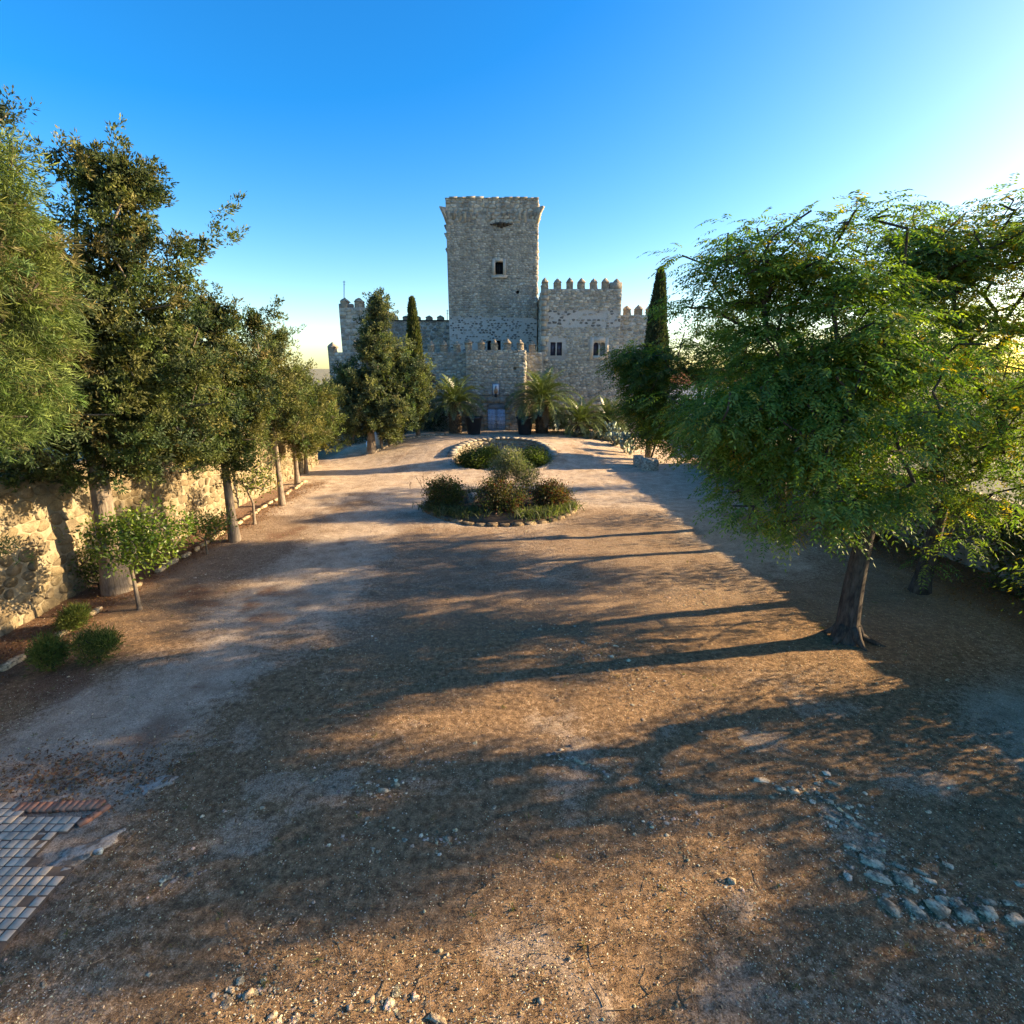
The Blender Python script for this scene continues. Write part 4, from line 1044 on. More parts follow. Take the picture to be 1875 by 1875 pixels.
for i, (px, py, Yy, w, h, lab, cols, yl) in enumerate((
        (815, 903, 18.8, .72, .52, 'green rose bush with tall dry shoots on the bed\'s left side', [(.09, .10, .025), (.12, .12, .03), (.07, .075, .025)], .06),
        (918, 912, 18.2, .95, .66, 'dark reddish rose bush in the middle front of the bed', ROSE, .10),
        (1008, 906, 18.8, .68, .46, 'wine-red rose bush on the bed\'s right side', [(.080, .075, .028), (.07, .078, .022), (.10, .065, .035)], .14))):
    p = at(px, py, Yy); bb = Vector((p.x, p.y, gz_b))
    shrub(bb, [(p.x, p.y, p.z, w, w * .8, h), (p.x - w * .4, p.y, p.z + h * .25, w * .5, w * .4, h * .7), (p.x + w * .35, p.y, p.z - .1, w * .6, w * .5, h * .6)], 210, 34, .19, .07, .045, cols, lab, 50 + i, 'rose_bush', 'leaf', 'rose bushes in the round bed', .2, yl, (.20, .05, .03))
p = at(812, 890, 19.0); mb = MB(); rgx = np.random.default_rng(8)
t_ = [o for o in bpy.data.objects if o.name.startswith('rose_bush') and o.type == 'EMPTY'][0]
for i in range(16):
    q = np.array([p.x + rgx.normal(0, .4), p.y + rgx.normal(0, .25), p.z - .1]); d = np.array([rgx.normal(0, .2), rgx.normal(0, .1), rgx.uniform(.3, .62)])
    mb.tube([q, q + d * .5 + rgx.normal(0, .02, 3), q + d], [.008, .006, .003], 4, (.10, .06, .04))
    for k in range(5):
        c = q + d * rgx.uniform(.5, 1.0); V, F = kites(c[None] + rgx.normal(0, .02, (1, 3)), rgx.normal(size=(1, 3)), .06, .04, rgx); mb.add(V, F, np.array([.12, .06, .03]))
mb.build('dry_shoots', M['leaf'], t_)
def tuft(c, n, h, spread, cols, rg, mb, W=.016, lean=.5):
    o = np.array(c) + rg.normal(size=(n, 3)) * np.array([spread, spread, 0]); d = np.column_stack([rg.normal(0, lean, n), rg.normal(0, lean, n), np.ones(n)])
    L = h * rg.uniform(.6, 1.2, n); s = unit(np.cross(unit(d), rg.normal(size=(n, 3)))); dd = unit(d); bend = dd * np.array([1, 1, .0]) * .5
    mid = o + dd * (L * .6)[:, None]; tip = mid + (dd * np.array([1, 1, .5]) + bend)* (L * .45)[:, None]
    V = np.stack([o - s * W * .5, o + s * W * .5, mid + s * W * .45, mid - s * W * .45, tip], 1).reshape(-1, 3); i = np.arange(n)[:, None] * 5
    mb.add(V, [np.concatenate([i + 0, i + 1, i + 2, i + 3], 1), np.concatenate([i + 3, i + 2, i + 4], 1)], np.repeat(colpick(cols, n, rg), 5, 0))
LILY = [(.085, .115, .045), (.11, .14, .055), (.065, .09, .035), (.15, .155, .08)]
spots = [(815, 935, 18.1, 'pale green strap-leaved clump at the front left of the bed'), (845, 938, 17.8, 'low green strap-leaved clump left of the dark rose bush'), (872, 930, 18.0, 'small green clump against the dark rose bush, left side'), (965, 936, 17.6, 'light green strap-leaved clump right of the dark rose bush'), (990, 934, 17.7, 'green strap-leaved clump below the wine-red rose bush'), (1015, 928, 18.2, 'strap-leaved clump near the right end of the bed'), (1035, 920, 18.8, 'yellowish strap-leaved clump at the right rim of the bed'), (792, 925, 18.7, 'strap-leaved clump at the left rim of the bed')]
for i, (px, py, Yy, lab) in enumerate(spots):
    p = at(px, py, Yy); rgt = np.random.default_rng(60 + i); mb = MB(); tuft((p.x, p.y, .12), 240, .42, .26, LILY, rgt, mb, .022, .45)
    tag(mb.build('strap_leaf_plant', M['leaf']), lab, 'plant', 'strap-leaved plants in the round bed')
p = at(868, 908, 19.4)
V, F, c = rockmesh(rg, (p.x, p.y, .35), .3, .22, .3, (.33, .31, .30), .4); tag(place('boulder', mesh('boulder', V, F, M['rock'], c)), 'grey boulder half hidden among the bed plants', 'boulder')
p = at(868, 890, 19.9); mb = MB(); tuft((p.x, p.y, .2), 120, .75, .12, [(.10, .11, .10), (.13, .14, .12)], np.random.default_rng(77), mb, .02, .3)
tag(mb.build('lavender_plant', M['leaf']), 'tall greyish lavender stems behind the boulder in the bed', 'plant')
# bushes in front of the curved wall
BOX = [(.065, .10, .022), (.085, .125, .025), (.05, .08, .02)]
for i, (px, py, Yy, w, h, lab) in enumerate(((869, 842, 28.0, .92, .52, 'dense dark green bush before the curved wall, left side'), (976, 840, 28.2, .88, .52, 'dense dark green bush before the curved wall, right side'), (898, 826, 29.0, .35, .42, 'small yellow-green bush in the middle of the curved wall'))):
    p = at(px, py, Yy); base = Vector((p.x, p.y, .02))
    cl = BOX if i < 2 else [(.16, .17, .03), (.12, .14, .03)]
    shrub(base, [(p.x, p.y, .5, w, .7, h), (p.x - w * .45, p.y - .2, .38, w * .5, .5, h * .75), (p.x + w * .4, p.y, .5, w * .55, .5, h * .85)], 240, 40, .26, .10, .05, cl, lab, 80 + i, 'green_bush', 'leaf', 'bushes in front of the curved wall' if i < 2 else None, .4)

# ------------------------------------------------------------------ cypresses and palms by the castle
b = hit(681, 829)
BC = [(.098, .120, .052), (.078, .102, .048), (.125, .138, .056), (.052, .078, .046)]
cypress(b, 1.5, [E(690, 715, b.y + 0.1, 1.8, 2.0, w=8), E(688, 640, b.y + 0.3, .95, 1.5, w=5), E(686, 590, b.y + 0.4, .5, .9, w=2.4), E(686, 562, b.y + 0.4, .2, .65, w=1.0), E(652, 735, b.y + -0.1, 1.25, 1.7, w=6), E(652, 705, b.y + 0.3, .8, 1.2, w=3), E(672, 775, b.y + -0.4, 1.3, .7, w=3), E(640, 780, b.y + -0.1, 1.0, .6, w=2), E(715, 760, b.y + -0.3, 1.0, .9, w=3)],
        .26, 640, 125, 'broad cone-shaped cypress left of the gate with pale trunk', .36, .135, .060, BC, 101, 'cypresses left of the gate', boughs=330, bsz=.8, inner=.2)
b = hit(713, 816)
cypress(b, 1.8, [E(722, 725, b.y + 0.1, 1.3, 2.1), E(722, 670, b.y + 0.3, .9, 1.3), E(715, 790, b.y + -0.3, 1.0, .6, w=.8)], .15, 330, 110, 'rounded cypress standing right against the broad cone-shaped one', .36, .135, .060, BC, 102, 'cypresses left of the gate', boughs=150, bsz=1.2, inner=.2)
b = hit(737, 807)
cypress(b, 1.8, [E(748, 705, b.y + 0.1, 1.1, 1.6), E(755, 755, b.y + -0.1, .95, .8), E(735, 670, b.y + 0.3, .7, 1.0), E(766, 725, b.y + -0.1, .5, .9)], .14, 330, 110, 'low round cypress at the right end of the clump near the left palm', .36, .135, .060, BC, 103, 'cypresses left of the gate', boughs=150, bsz=1.2, inner=.2)
for px, py, lab in ((699, 822, 'slim bare trunk among the clump, beside the white sacks'), (729, 809, 'slim bare trunk third from the pale broad one in the clump')):
    b = hit(px, py); rgp = np.random.default_rng(int(px)); t = empty('cypress_tree', b, 'cypress with ' + lab, 'tree', 'cypresses left of the gate')
    tg = ell_targets([(b.x, b.y + .3, 3.4, .8, .8, 1.3)], 60, rgp, .3); mb = MB(); skeleton(mb, np.array(b) - (0, 0, .1), np.array(b) + (0, 0, 1.9), tg, .11, rgp, .1, 6); mb.build('trunk', M['bark'], t, True)
    mb = MB(); conifer_crown(mb, tg, (b.x, b.y), 110, .42, .17, .085, BC, rgp); mb.build('crown', M['conifer'], t)
def slim(base, top_z, rmax, label, seed, n=9000, cols=DARKC, bot=1.2, belly=.38, r0=.16, Ls=.22):
    rg = np.random.default_rng(seed); base = np.array(base, float); t = empty('slim_cypress', base, label, 'tree', 'slim columnar cypresses')
    H = top_z - base[2]; MB().tube([base - (0, 0, .1), base + (.02, 0, H * .3), base + (0, 0, H * .85)], [r0, r0 * .75, .02], 8).build('trunk', M['bark'], t, True)
    h = rg.uniform(0, 1, n) ** .9; f = np.minimum(1, (h / belly) ** .6) * np.clip((1 - h) / (1 - belly), 0, 1) ** .62
    f = np.where(h < belly, np.minimum(1, (h / belly + .25) ** .5), np.clip((1 - h) / (1 - belly), 0, 1) ** .62)
    a = rg.uniform(0, 2 * np.pi, n); lump = .86 + .26 * vnoise(a * 2.2 + seed, h * H * 1.1) ; r = rmax * f * lump * rg.uniform(.72, 1.04, n)
    o = base + np.column_stack([r * np.cos(a), r * np.sin(a), bot + h * (H - bot - .15)])
    d = np.column_stack([np.cos(a) * .45, np.sin(a) * .45, np.ones(n)]) + rg.normal(0, .28, (n, 3))
    V, F = kites(o, d, Ls * rg.uniform(.6, 1.3, n), Ls * .36 * rg.uniform(.7, 1.2, n), rg, fold=.15)
    col = colpick(cols, n, rg, .6, 1.4) ; MB().add(V, F, np.repeat(col, 4, 0)).build('crown', M['conifer'], t)
b = hit(766, 800); slim(b, at(757, 543, b.y).z, .58, 'slender columnar cypress right of the broad cone-shaped one', 111, 11000, [(.07, .085, .03), (.09, .10, .035), (.05, .065, .03)])
b = hit(1181, 842); tz = at(1190, 489, b.y).z
slim((at(1186, 842, b.y).x, b.y, b.z), tz, .80, 'tall dark columnar cypress right of the castle', 112, 20000, bot=1.3, belly=.30, r0=.2)
# low juniper foliage around its foot
p = at(1195, 790, b.y - .6)
shrub((p.x, p.y, b.z), [(p.x, p.y, p.z, 1.3, .8, .8), (p.x + .9, p.y, p.z + .3, .8, .6, .6), (p.x - .5, p.y + .3, p.z + .8, .8, .6, 1.2)], 110, 60, .4, .17, .06, DARKC, 'dark bluish juniper around the foot of the tall cypress', 113, 'juniper_bush', 'conifer', None, .3, r0=.09)
# trunk post
# palms
def frond_mesh(el0, k, L, seed, cols, dry=False):
    rg = np.random.default_rng(seed); ns = 13; mb = MB(); s = np.linspace(0, 1, ns); p = [np.zeros(3)]; T = []
    for i in range(ns):
        e = el0 - k * s[i] ** 1.3; T.append(np.array([math.cos(e), 0, math.sin(e)]))
        if i: p.append(p[-1] + T[i] * L / (ns - 1))
    p = np.array(p); T = np.array(T); mb.tube(p, np.linspace(.035, .006, ns), 4, np.array(cols[0]) * 1.1)
    m = 46; f = np.linspace(.10, .99, m); q = np.stack([np.interp(f, s, p[:, j]) for j in range(3)], 1); tq = unit(np.stack([np.interp(f, s, T[:, j]) for j in range(3)], 1))
    nrm = np.stack([-tq[:, 2], np.zeros(m), tq[:, 0]], 1)
    for sg in (-1, 1):
        d = np.array([0, sg * .72, 0]) + tq * .62 + nrm * rg.uniform(.15, .4, (m, 1)) + rg.normal(0, .07, (m, 3))
        ll = L * .23 * np.clip(np.sin(np.pi * (f * .86 + .1)), .25, 1) * rg.uniform(.85, 1.1, m)
        V, F = kites(q, d, ll, .034, rg, nrm, .2); V = V.reshape(m, 4, 3); V[:, 2, 2] -= .12 * ll; mb.add(V.reshape(-1, 3), F, np.repeat(colpick(cols, m, rg, .75, 1.25, .04), 4, 0))
    return mb.me('frond', M['palm'])
PG = [(.10, .14, .036), (.13, .165, .045), (.075, .11, .03)]; PD = [(.17, .125, .06), (.13, .09, .05)]
FR_ = [frond_mesh(R(80), R(55), 2.0, 1, PG), frond_mesh(R(66), R(85), 2.1, 2, PG), frond_mesh(R(48), R(95), 2.1, 3, PG), frond_mesh(R(28), R(95), 2.1, 4, PG), frond_mesh(R(8), R(85), 2.0, 5, PG), frond_mesh(R(-18), R(65), 1.8, 6, PG), frond_mesh(R(-35), R(50), 1.5, 7, PD)]
def palm(px, py_base, Yp, hc, scale, label, seed, nf=(5, 9, 12, 13, 12, 9, 6), trunk_r=.42, group='palms beside the gate'):
    rg = np.random.default_rng(seed); p = at(px, py_base, Yp); base = Vector((p.x, Yp, gzf(p.x, Yp)))
    t = empty('palm_tree', base, label, 'palm', group)
    mb = MB(); nl, na = 11, 13; H = hc
    mb.lathe([(trunk_r * .92, -.1), (trunk_r * .95, H * .5), (trunk_r * 1.05, H), (trunk_r * .5, H + .3)], base, 14)
    for j in range(nl):
        for i in range(na):
            a = 2 * math.pi * (i + .5 * (j % 2)) / na; z = H * (j + .3) / nl; r = trunk_r * .93; w = math.pi * trunk_r / na * .9; h = H / nl
            ca, sa = math.cos(a), math.sin(a); f = lambda rr_, s_, zz: (base.x + ca * rr_ - sa * s_, base.y + sa * rr_ + ca * s_, base.z + zz)
            mb.add([f(r, 0, z - h * .75), f(r, w, z), f(r, 0, z + h * .6), f(r, -w, z), f(r + .10, 0, z + h * .25)], np.array([[0, 1, 4], [1, 2, 4], [2, 3, 4], [3, 0, 4]]))
    mb.build('trunk', M['palmtrunk'], t)
    for j, n in enumerate(nf):
        a0_ = rg.uniform(0, 6.28)
        for i in range(n):
            a = a0_ + 2.399963 * i + rg.normal(0, .12); s = scale * rg.uniform(.86, 1.12)
            place('frond', FR_[j], t, (base.x + .12 * math.cos(a), base.y + .12 * math.sin(a), base.z + H + .15 - .03 * j), (rg.normal(0, .05), rg.normal(0, .06), a), (s, s, s))
palm(834, 795, 36.0, 1.95, 1.12, 'palm left of the gate with a stout scaly trunk', 1, (7, 11, 13, 13, 9, 2, 0))
palm(992, 795, 36.1, 2.1, 1.28, 'largest palm, right of the gate, with drooping dry fronds', 2, (8, 12, 14, 14, 11, 5, 5))
palm(1062, 795, 35.2, .75, 1.0, 'short yellow-green palm right of the largest palm', 3, (7, 10, 11, 10, 7, 3, 1), .35)
palm(1112, 795, 36.6, .9, .95, 'dark low palm farthest right, behind the grey succulents', 4, (4, 7, 9, 9, 8, 4, 2), .35)
# planters
for px, lab in ((868, 'large black planter left of the blue gate, palm frond over it'), (961, 'large black planter right of the blue gate')):
    Yp = 35.3; p = at(px, 795, Yp); z0 = gzf(p.x, Yp); H = at(px, 763, Yp).z - z0
    t = empty('planter', (p.x, Yp, z0), lab, 'planter', 'planters flanking the gate')
    MB().lathe([(.40, -.02), (.43, .05), (.56, H - .12), (.62, H - .11), (.62, H), (.56, H), (.54, H - .1)], (p.x, Yp, z0), 24).build('pot', M['pot'], t, True)
    MB().lathe([(.545, H - .12), (.3, H - .07), (.05, H - .05)], (p.x, Yp, z0), 16).build('soil', M['soil'], t, True)
    rgp = np.random.default_rng(px); mb = MB(); b0 = np.array([p.x, Yp, z0 + H - .1]); tg = ell_targets([(p.x, Yp, z0 + H + .55, .3, .25, .4)], 16, rgp); skeleton(mb, b0, b0 + (0, 0, .2), tg, .03, rgp, .15, 5, .008); 
    mb.build('dry_plant', M['bark_young'], t, True)
# dark ivy and undergrowth mass behind palms at wall foot
for i, (px, py, Yy, w, h, lab) in enumerate(((795, 770, 37.6, 1.3, .9, 'dark evergreen shrub against the wall, left of the left palm'), (945+70, 775, 37.2, 1.1, .8, 'dark evergreen shrub under the largest palm'), (650, 800, 36.5, 1.7, .7, 'dark hedge in the shade behind the cypress clump'), (1085, 785, 37.4, 1.4, .8, 'dark shrub at the wall foot behind the short palm'), (745, 785, 37.6, 1.4, 1.0, 'dark evergreen shrub at the wall foot behind the slender cypress'), (1140, 770, 36.5, 1.5, 1.3, 'tall dark shrub between low palm and tall cypress'))):
    p = at(px, py, Yy); z0 = gzf(p.x, Yy)
    shrub((p.x, Yy, z0), [(p.x, Yy, z0 + h, w, .6, h)], 110, 30, .38, .12, .05, [(.035, .05, .02), (.05, .06, .022)], lab, 120 + i, 'evergreen_shrub', 'leaf', 'dark shrubs along the castle foot', .2)
# succulents
def agave(mb, c, R_, n, rg, cols):
    for i in range(n):
        a = 2.4 * i + rg.normal(0, .1); e = R(82 - 62 * (i / n)) ; L = R_ * rg.uniform(.8, 1.15)
        d = np.array([math.cos(a) * math.cos(e), math.sin(a) * math.cos(e), math.sin(e)]); s = np.array([-math.sin(a), math.cos(a), 0]); up = np.cross(s, d) * -1
        w = R_ * .13; o = np.array(c)
        pts = []
        for f, ww in ((.05, .7), (.4, 1.0), (.75, .7)):
            m_ = o + d * L * f - np.array([0, 0, .18 * L * f * f]); pts += [m_ + s * w * ww + up * .03, m_ - up * .02, m_ - s * w * ww + up * .03]
        pts.append(o + d * L - np.array([0, 0, .2 * L]))
        mb.add(pts, [np.array([[0, 1, 4, 3], [1, 2, 5, 4], [3, 4, 7, 6], [4, 5, 8, 7]]), np.array([[6, 7, 9], [7, 8, 9]])], np.repeat(colpick(cols, 1, rg, .8, 1.2), 10, 0))
AG = [(.17, .21, .17), (.20, .245, .20), (.14, .175, .135)]
for i, (px, py) in enumerate(((1042, 797), (1056, 800), (1070, 799), (1084, 803), (1098, 803), (1110, 807), (1122, 808), (1128, 816))):
    p = hit(px, py); rga = np.random.default_rng(140 + i); mb = MB(); agave(mb, (p.x, p.y, p.z), .62, 26, rga, AG)
    tag(mb.build('agave', M['agave']), ('first', 'second', 'third', 'fourth', 'fifth', 'sixth', 'seventh', 'last')[i] + ' grey-green agave rosette along the mound edge, counted from the gate', 'agave', 'agaves on the mound edge')
for i, (px, py, lab) in enumerate(((1118, 806, 'pale prickly pear at the upper end of the succulent bank'), (1136, 818, 'tall pale prickly pear in the middle of the succulent bank'), (1150, 830, 'prickly pear at the lower end of the succulent bank'))):
    p = hit(px, py); rgc = np.random.default_rng(150 + i); t = empty('prickly_pear', p, lab, 'cactus', 'prickly pears on the bank')
    ends = [(np.array([p.x + rgc.normal(0, .2), p.y + rgc.normal(0, .2), p.z]), 0) for _ in range(5)]; cnt = 0
    while ends and cnt < 46:
        o, lv = ends.pop(0); d = unit(np.array([rgc.normal(0, .5), rgc.normal(0, .35), 1.0])); L = .36 * rgc.uniform(.75, 1.15); s = unit(np.cross(d, rgc.normal(size=3))); w = L * .33; nn = np.cross(d, s); th_ = .03
        ang_ = np.linspace(0, 2 * np.pi, 9)[:-1]; c = o + d * L * .5; ring = np.array([c + d * L * .5 * math.sin(k) + s * w * math.cos(k) for k in ang_])
        V = np.concatenate([ring, [c + nn * th_, c - nn * th_]]); k = np.arange(8); k2 = (k + 1) % 8
        MB().add(V, np.concatenate([np.stack([k, k2, np.full(8, 8)], 1), np.stack([k2, k, np.full(8, 9)], 1)]), np.array([.24, .30, .22]) * rgc.uniform(.75, 1.25)).build('pad', M['agave'], t); cnt += 1
        if lv < 3:
            for _ in range(rgc.integers(1, 4)): ends.append((o + d * L * .92 + s * w * rgc.normal(0, .4), lv + 1))
# stone blocks at the foot of the bank
for px, py, w, h, lab in ((1171, 856, .48, .62, 'upright grey stone block left of the tall cypress trunk'), (1191, 862, .85, .62, 'large pale squared stone block by the tall cypress trunk')):
    p = hit(px, py); rgb = np.random.default_rng(px); V = []
    for z, s in ((-.1, 1.04), (h * .6, 1.0), (h, .9)):
        for a_, b_ in ((-1, -1), (1, -1), (1, 1), (-1, 1)): V.append((p.x + a_ * w / 2 * s + rgb.normal(0, .02), p.y + .3 + b_ * .3 * s + rgb.normal(0, .02), p.z + z + rgb.normal(0, .02)))
    F = [np.array([[i * 4 + k, i * 4 + (k + 1) % 4, i * 4 + 4 + (k + 1) % 4, i * 4 + 4 + k] for i in range(2) for k in range(4)] + [[8, 9, 10, 11]])]
    tag(place('stone_block', mesh('stone_block', V, F, M['rock'], (.38, .37, .35))), lab, 'stone block')
# line of stones on the mound edge left
edge = empty('stone_edging', hit(760, 802), 'rough stone edging climbing from the cypress clump to the left palm', 'edging')
rge = np.random.default_rng(14)
pl = [(688, 826), (700, 821), (715, 815), (730, 809), (745, 804.5), (760, 801), (778, 799), (800, 797), (825, 796)]
for i in range(len(pl) - 1):
    for f in (0, .34, .67):
        p = hit(pl[i][0] + (pl[i + 1][0] - pl[i][0]) * f, pl[i][1] + (pl[i + 1][1] - pl[i][1]) * f)
        V, F, c = rockmesh(rge, (p.x, p.y, p.z + .03), rge.uniform(.14, .26), .13, .10, np.array([.40, .38, .35]) * rge.uniform(.8, 1.2), rge.uniform(-.4, .4)); place('stone', mesh('stone', V, F, M['rock'], c), edge)
# white sacks between the trunks
for i, (px, py, w, h, lab) in enumerate(((671, 826, .35, .5, 'small white sack leaning left of the pale cypress trunk'), (690, 822, .65, 1.0, 'tall white bulk sack between two cypress trunks'), (708, 817, .6, .95, 'greyish white bulk sack behind a slim cypress trunk'))):
    p = hit(px, py - 4); rgs_ = np.random.default_rng(i + 5); mb = MB(); n = 14
    prof = [(.72, 0), (.98, .12), (1.0, .5), (.9, .8), (.5, .95), (.25, 1.0), (.3, 1.08)]
    V = []
    for r_, z in prof:
        for k in range(n): a = 2 * math.pi * k / n; q = r_ * w / 1 * (1 + .08 * math.sin(3 * a + i) + rgs_.normal(0, .03)); V.append((p.x + q * math.cos(a) * .8, p.y + .9 + q * math.sin(a) * .8, p.z - .05 + z * h + rgs_.normal(0, .015)))
    k = np.arange(n); k2 = (k + 1) % n
    mb.add(V, [np.concatenate([np.stack([j * n + k, j * n + k2, (j + 1) * n + k2, (j + 1) * n + k], 1) for j in range(len(prof) - 1)]), np.array([(len(prof) - 1) * n + k])])
    tag(mb.build('sack', M['sack'], None, True), lab, 'sack', 'white sacks among the cypresses')

# ------------------------------------------------------------------ lanes and far buildings
p0 = at(575, 815, 40); 
tag(MB().box(-22, -13.2, 34, 60, -.3, .10).build('driveway', M['drive']), 'pale concrete ramp beyond the left row of trees', kind='structure')
ga = at(597, 790, 44)
t = empty('iron_gate', (ga.x - .2, 44, .1), 'dark iron gate at the end of the left driveway', 'gate')
for k in range(12): MB().box(ga.x - 1.5 + .22 * k, ga.x - 1.44 + .22 * k, 44, 44.05, .1, 1.7).build('bar', M['iron'], t)
for z in (.25, 1.55): MB().box(ga.x - 1.55, ga.x + 1.1, 44.055, 44.09, z, z + .08).build('rail', M['iron'], t)
fx = at(640, 805, 38.3)
t = empty('railing', (fx.x, 38.2, gzf(fx.x, 38.2)), 'dark railing in shade at the foot of the left castle wall', 'railing')
for k in range(16): MB().box(fx.x - 1.2 + .2 * k, fx.x - 1.17 + .2 * k, 38.2, 38.23, gzf(fx.x, 38.2) - .1, gzf(fx.x, 38.2) + 1.05).build('baluster', M['iron'], t)
MB().box(fx.x - 1.25, fx.x + 1.9, 38.235, 38.27, gzf(fx.x, 38.2) + 1.0, gzf(fx.x, 38.2) + 1.07).build('rail', M['iron'], t)
tag(MB().box(8.6, 24, 31.5, 62, -.35, .06).build('lane', M['drive']), 'pale paved lane right of the castle bank', kind='structure')
# white house beyond the lane
hb = empty('white_house', (16, 46, 0), 'low whitewashed house behind the right-hand trees', 'house')
wall_block('wall', hb, 10.8, 26, 44, 52, -.2, 4.3, M['white'], [(1.0, 3.4, -.1, 1.6), (5.0, 5.9, 1.2, 2.5)], .8)
MB().box(11.8, 14.2, 44.7, 44.75, -.1, 1.6).build('dark_doorway', M['dark'], hb); MB().box(15.8, 16.7, 44.6, 44.65, 1.2, 2.5).build('window', M['pane'], hb)
mb = MB()
for k in range(30): mb.tube([(10.6 + .52 * k, 43.7, 4.35), (10.6 + .52 * k, 48, 5.4)], .2, 6)
mb.build('roof', M['brick'], hb)
# end pier of the right wall, ochre stone
p = at(1297, 853, 28.6)
pier = empty('gate_pier', (11.9, 29, 0), 'warm ochre stone pier ending the right boundary wall', 'pier')
MB().box(11.25, 12.15, 29.0, 29.9, -.1, 2.9).build('core', M['wallmortar'], pier)
lst = []
face_masonry(pier, (11.25, 29.0, 0), (1, 0, 0), (0, -1, 0), .9, 0, 2.9, .4, .28, 171, cols=OCHRE, sink=lst); face_masonry(pier, (11.25, 29.9, 0), (0, -1, 0), (-1, 0, 0), .9, 0, 2.9, .4, .28, 172, cols=OCHRE, sink=lst)
for A, W, F, c, p in lst: place('stone', mesh('stone', W, F, M['wallstone'], c), pier)
MB().box(11.15, 12.25, 28.9, 30.0, 2.9, 3.05).build('cap', M['frame'], pier)

# ------------------------------------------------------------------ right-hand trees with compound leaves
GRN = [(.105, .185, .030), (.135, .215, .036), (.075, .145, .026), (.175, .235, .042), (.10, .18, .04)]
GRL = [(.12, .17, .045), (.15, .20, .05), (.095, .14, .035)]
def ash(base, fork, ells, r0, nt, nleaf, label, seed, yellow=.06, L=.38, cols=GRN, mid=None, roots=False, nl=6, spread=.6, stray=(.12, 1.3), lobes=0):
    rg = np.random.default_rng(seed); base = np.array(base, float)
    t = empty('compound_leaf_tree', base, label, 'tree', 'trees along the right wall')
    if lobes:
        bc = ell_targets(ells, lobes, rg, .5, stray); tg = bc[rg.integers(lobes, size=nt)] + rg.normal(size=(nt, 3)) * np.array([.30, .30, .11])
    else: tg = ell_targets(ells, nt, rg, .45, stray)
    mb = MB(); skeleton(mb, base - (0, 0, .15), fork, tg, r0, rg, .13, 8, .006, mid)
    if roots:
        for a in (-.3, .9, 2.2, 3.6, 5.0): 
            d = np.array([math.cos(a), math.sin(a), 0]); L_ = .5 if a == -.3 else .28
            mb.tube([base + d * r0 * .5 + (0, 0, .32), base + d * (r0 * 1.1) + (0, 0, .12), base + d * (r0 + L_ * .5) + (0, 0, .03), base + d * (r0 + L_) - (0, 0, .06)], [r0 * .5, r0 * .36, r0 * .2, .02], 7)
    mb.build('trunk', M['barkdark'], t, True)
    o = np.repeat(tg, nleaf, 0); n = len(o); cen = np.array([np.average([e[k] for e in ells]) for k in range(3)])
    off = rg.normal(size=(n, 3)) * spread * .5; off[:, 2] *= .45; d = unit(off) + unit(o - cen) * .5 + rg.normal(size=(n, 3)) * .35; d[:, 2] *= .35
    mb = MB(); pinnate(mb, o + off * .6, d, rg, L, nl, .27 * L, .078 * L, cols, yellow, .42); mb.build('crown', M['leaf'], t)
bA = hit(1549, 1172)
ash(bA, (bA.x + .12, bA.y + .15, 2.35), [E(1390, 490, 9.8, .85, .6, w=1.3), E(1320, 470, 9.9, .4, .3, w=.25), E(1310, 540, 9.9, .45, .4, w=.25), E(1490, 450, 9.8, 1.0, .4, w=1.4), E(1610, 420, 9.6, .8, .25, w=.7), E(1490, 600, 9.6, 1.25, .9, w=4), E(1320, 610, 9.7, .45, .5, w=.25), E(1410, 760, 9.3, 1.3, .95, w=6), E(1560, 720, 9.0, 1.4, 1.2, w=7), E(1490, 880, 8.8, 1.1, .65, w=4), E(1345, 800, 9.4, .5, .5, w=1.0), E(1600, 920, 8.7, .9, .55), E(1480, 960, 8.8, .5, .35, w=.35)],
    .215, 480, 19, 'leafy compound-leaved tree with flaring dark trunk in the right foreground', 201, .05, lobes=165, roots=True, mid=(-.05, 0, 0))
bB = hit(1683, 1083)
ash(bB, (bB.x + .1, bB.y, 2.6), [E(1760, 470, 11.3, 1.5, .75, w=6), E(1850, 500, 11.0, 1.6, 1.2, w=9), E(1680, 480, 11.6, 1.0, .8, w=3), E(1700, 620, 11.5, 1.7, 1.2), E(1800, 750, 11.2, 1.9, 1.2), E(1690, 830, 11.2, 1.4, .8), E(1680, 990, 10.9, .8, .38, w=.6), E(1830, 900, 10.8, 1.2, .6), E(1950, 650, 11, 1.6, 1.8)],
    .19, 540, 14, 'yellowing compound-leaved tree behind the foreground one, short trunk showing', 202, .11, cols=GRN + GRL, lobes=200)
bE = hit(1432, 962)
ash(bE, (bE.x - .3, bE.y, 2.4), [E(1290, 650, 16.4, 1.5, .95), E(1195, 680, 16.2, .95, .7, w=4), E(1150, 660, 16.1, .5, .4, w=.9), E(1230, 770, 16.2, 1.0, .9, w=4), E(1170, 730, 16.1, .6, .6, w=2), E(1330, 790, 16.5, 1.3, .95), E(1400, 600, 17, 1.8, 1.4), E(1270, 830, 16.2, .55, .4, w=.25), E(1360, 700, 16.4, 1.6, 1.2), E(1180, 740, 16.0, .45, .5, w=.3)],
    .17, 300, 18, 'dark compound-leaved tree whose branches hang before the tall cypress', 203, .035, .42, [(.064, .112, .016), (.080, .135, .020), (.054, .095, .014)], spread=.5)
bD = hit(1386, 884)
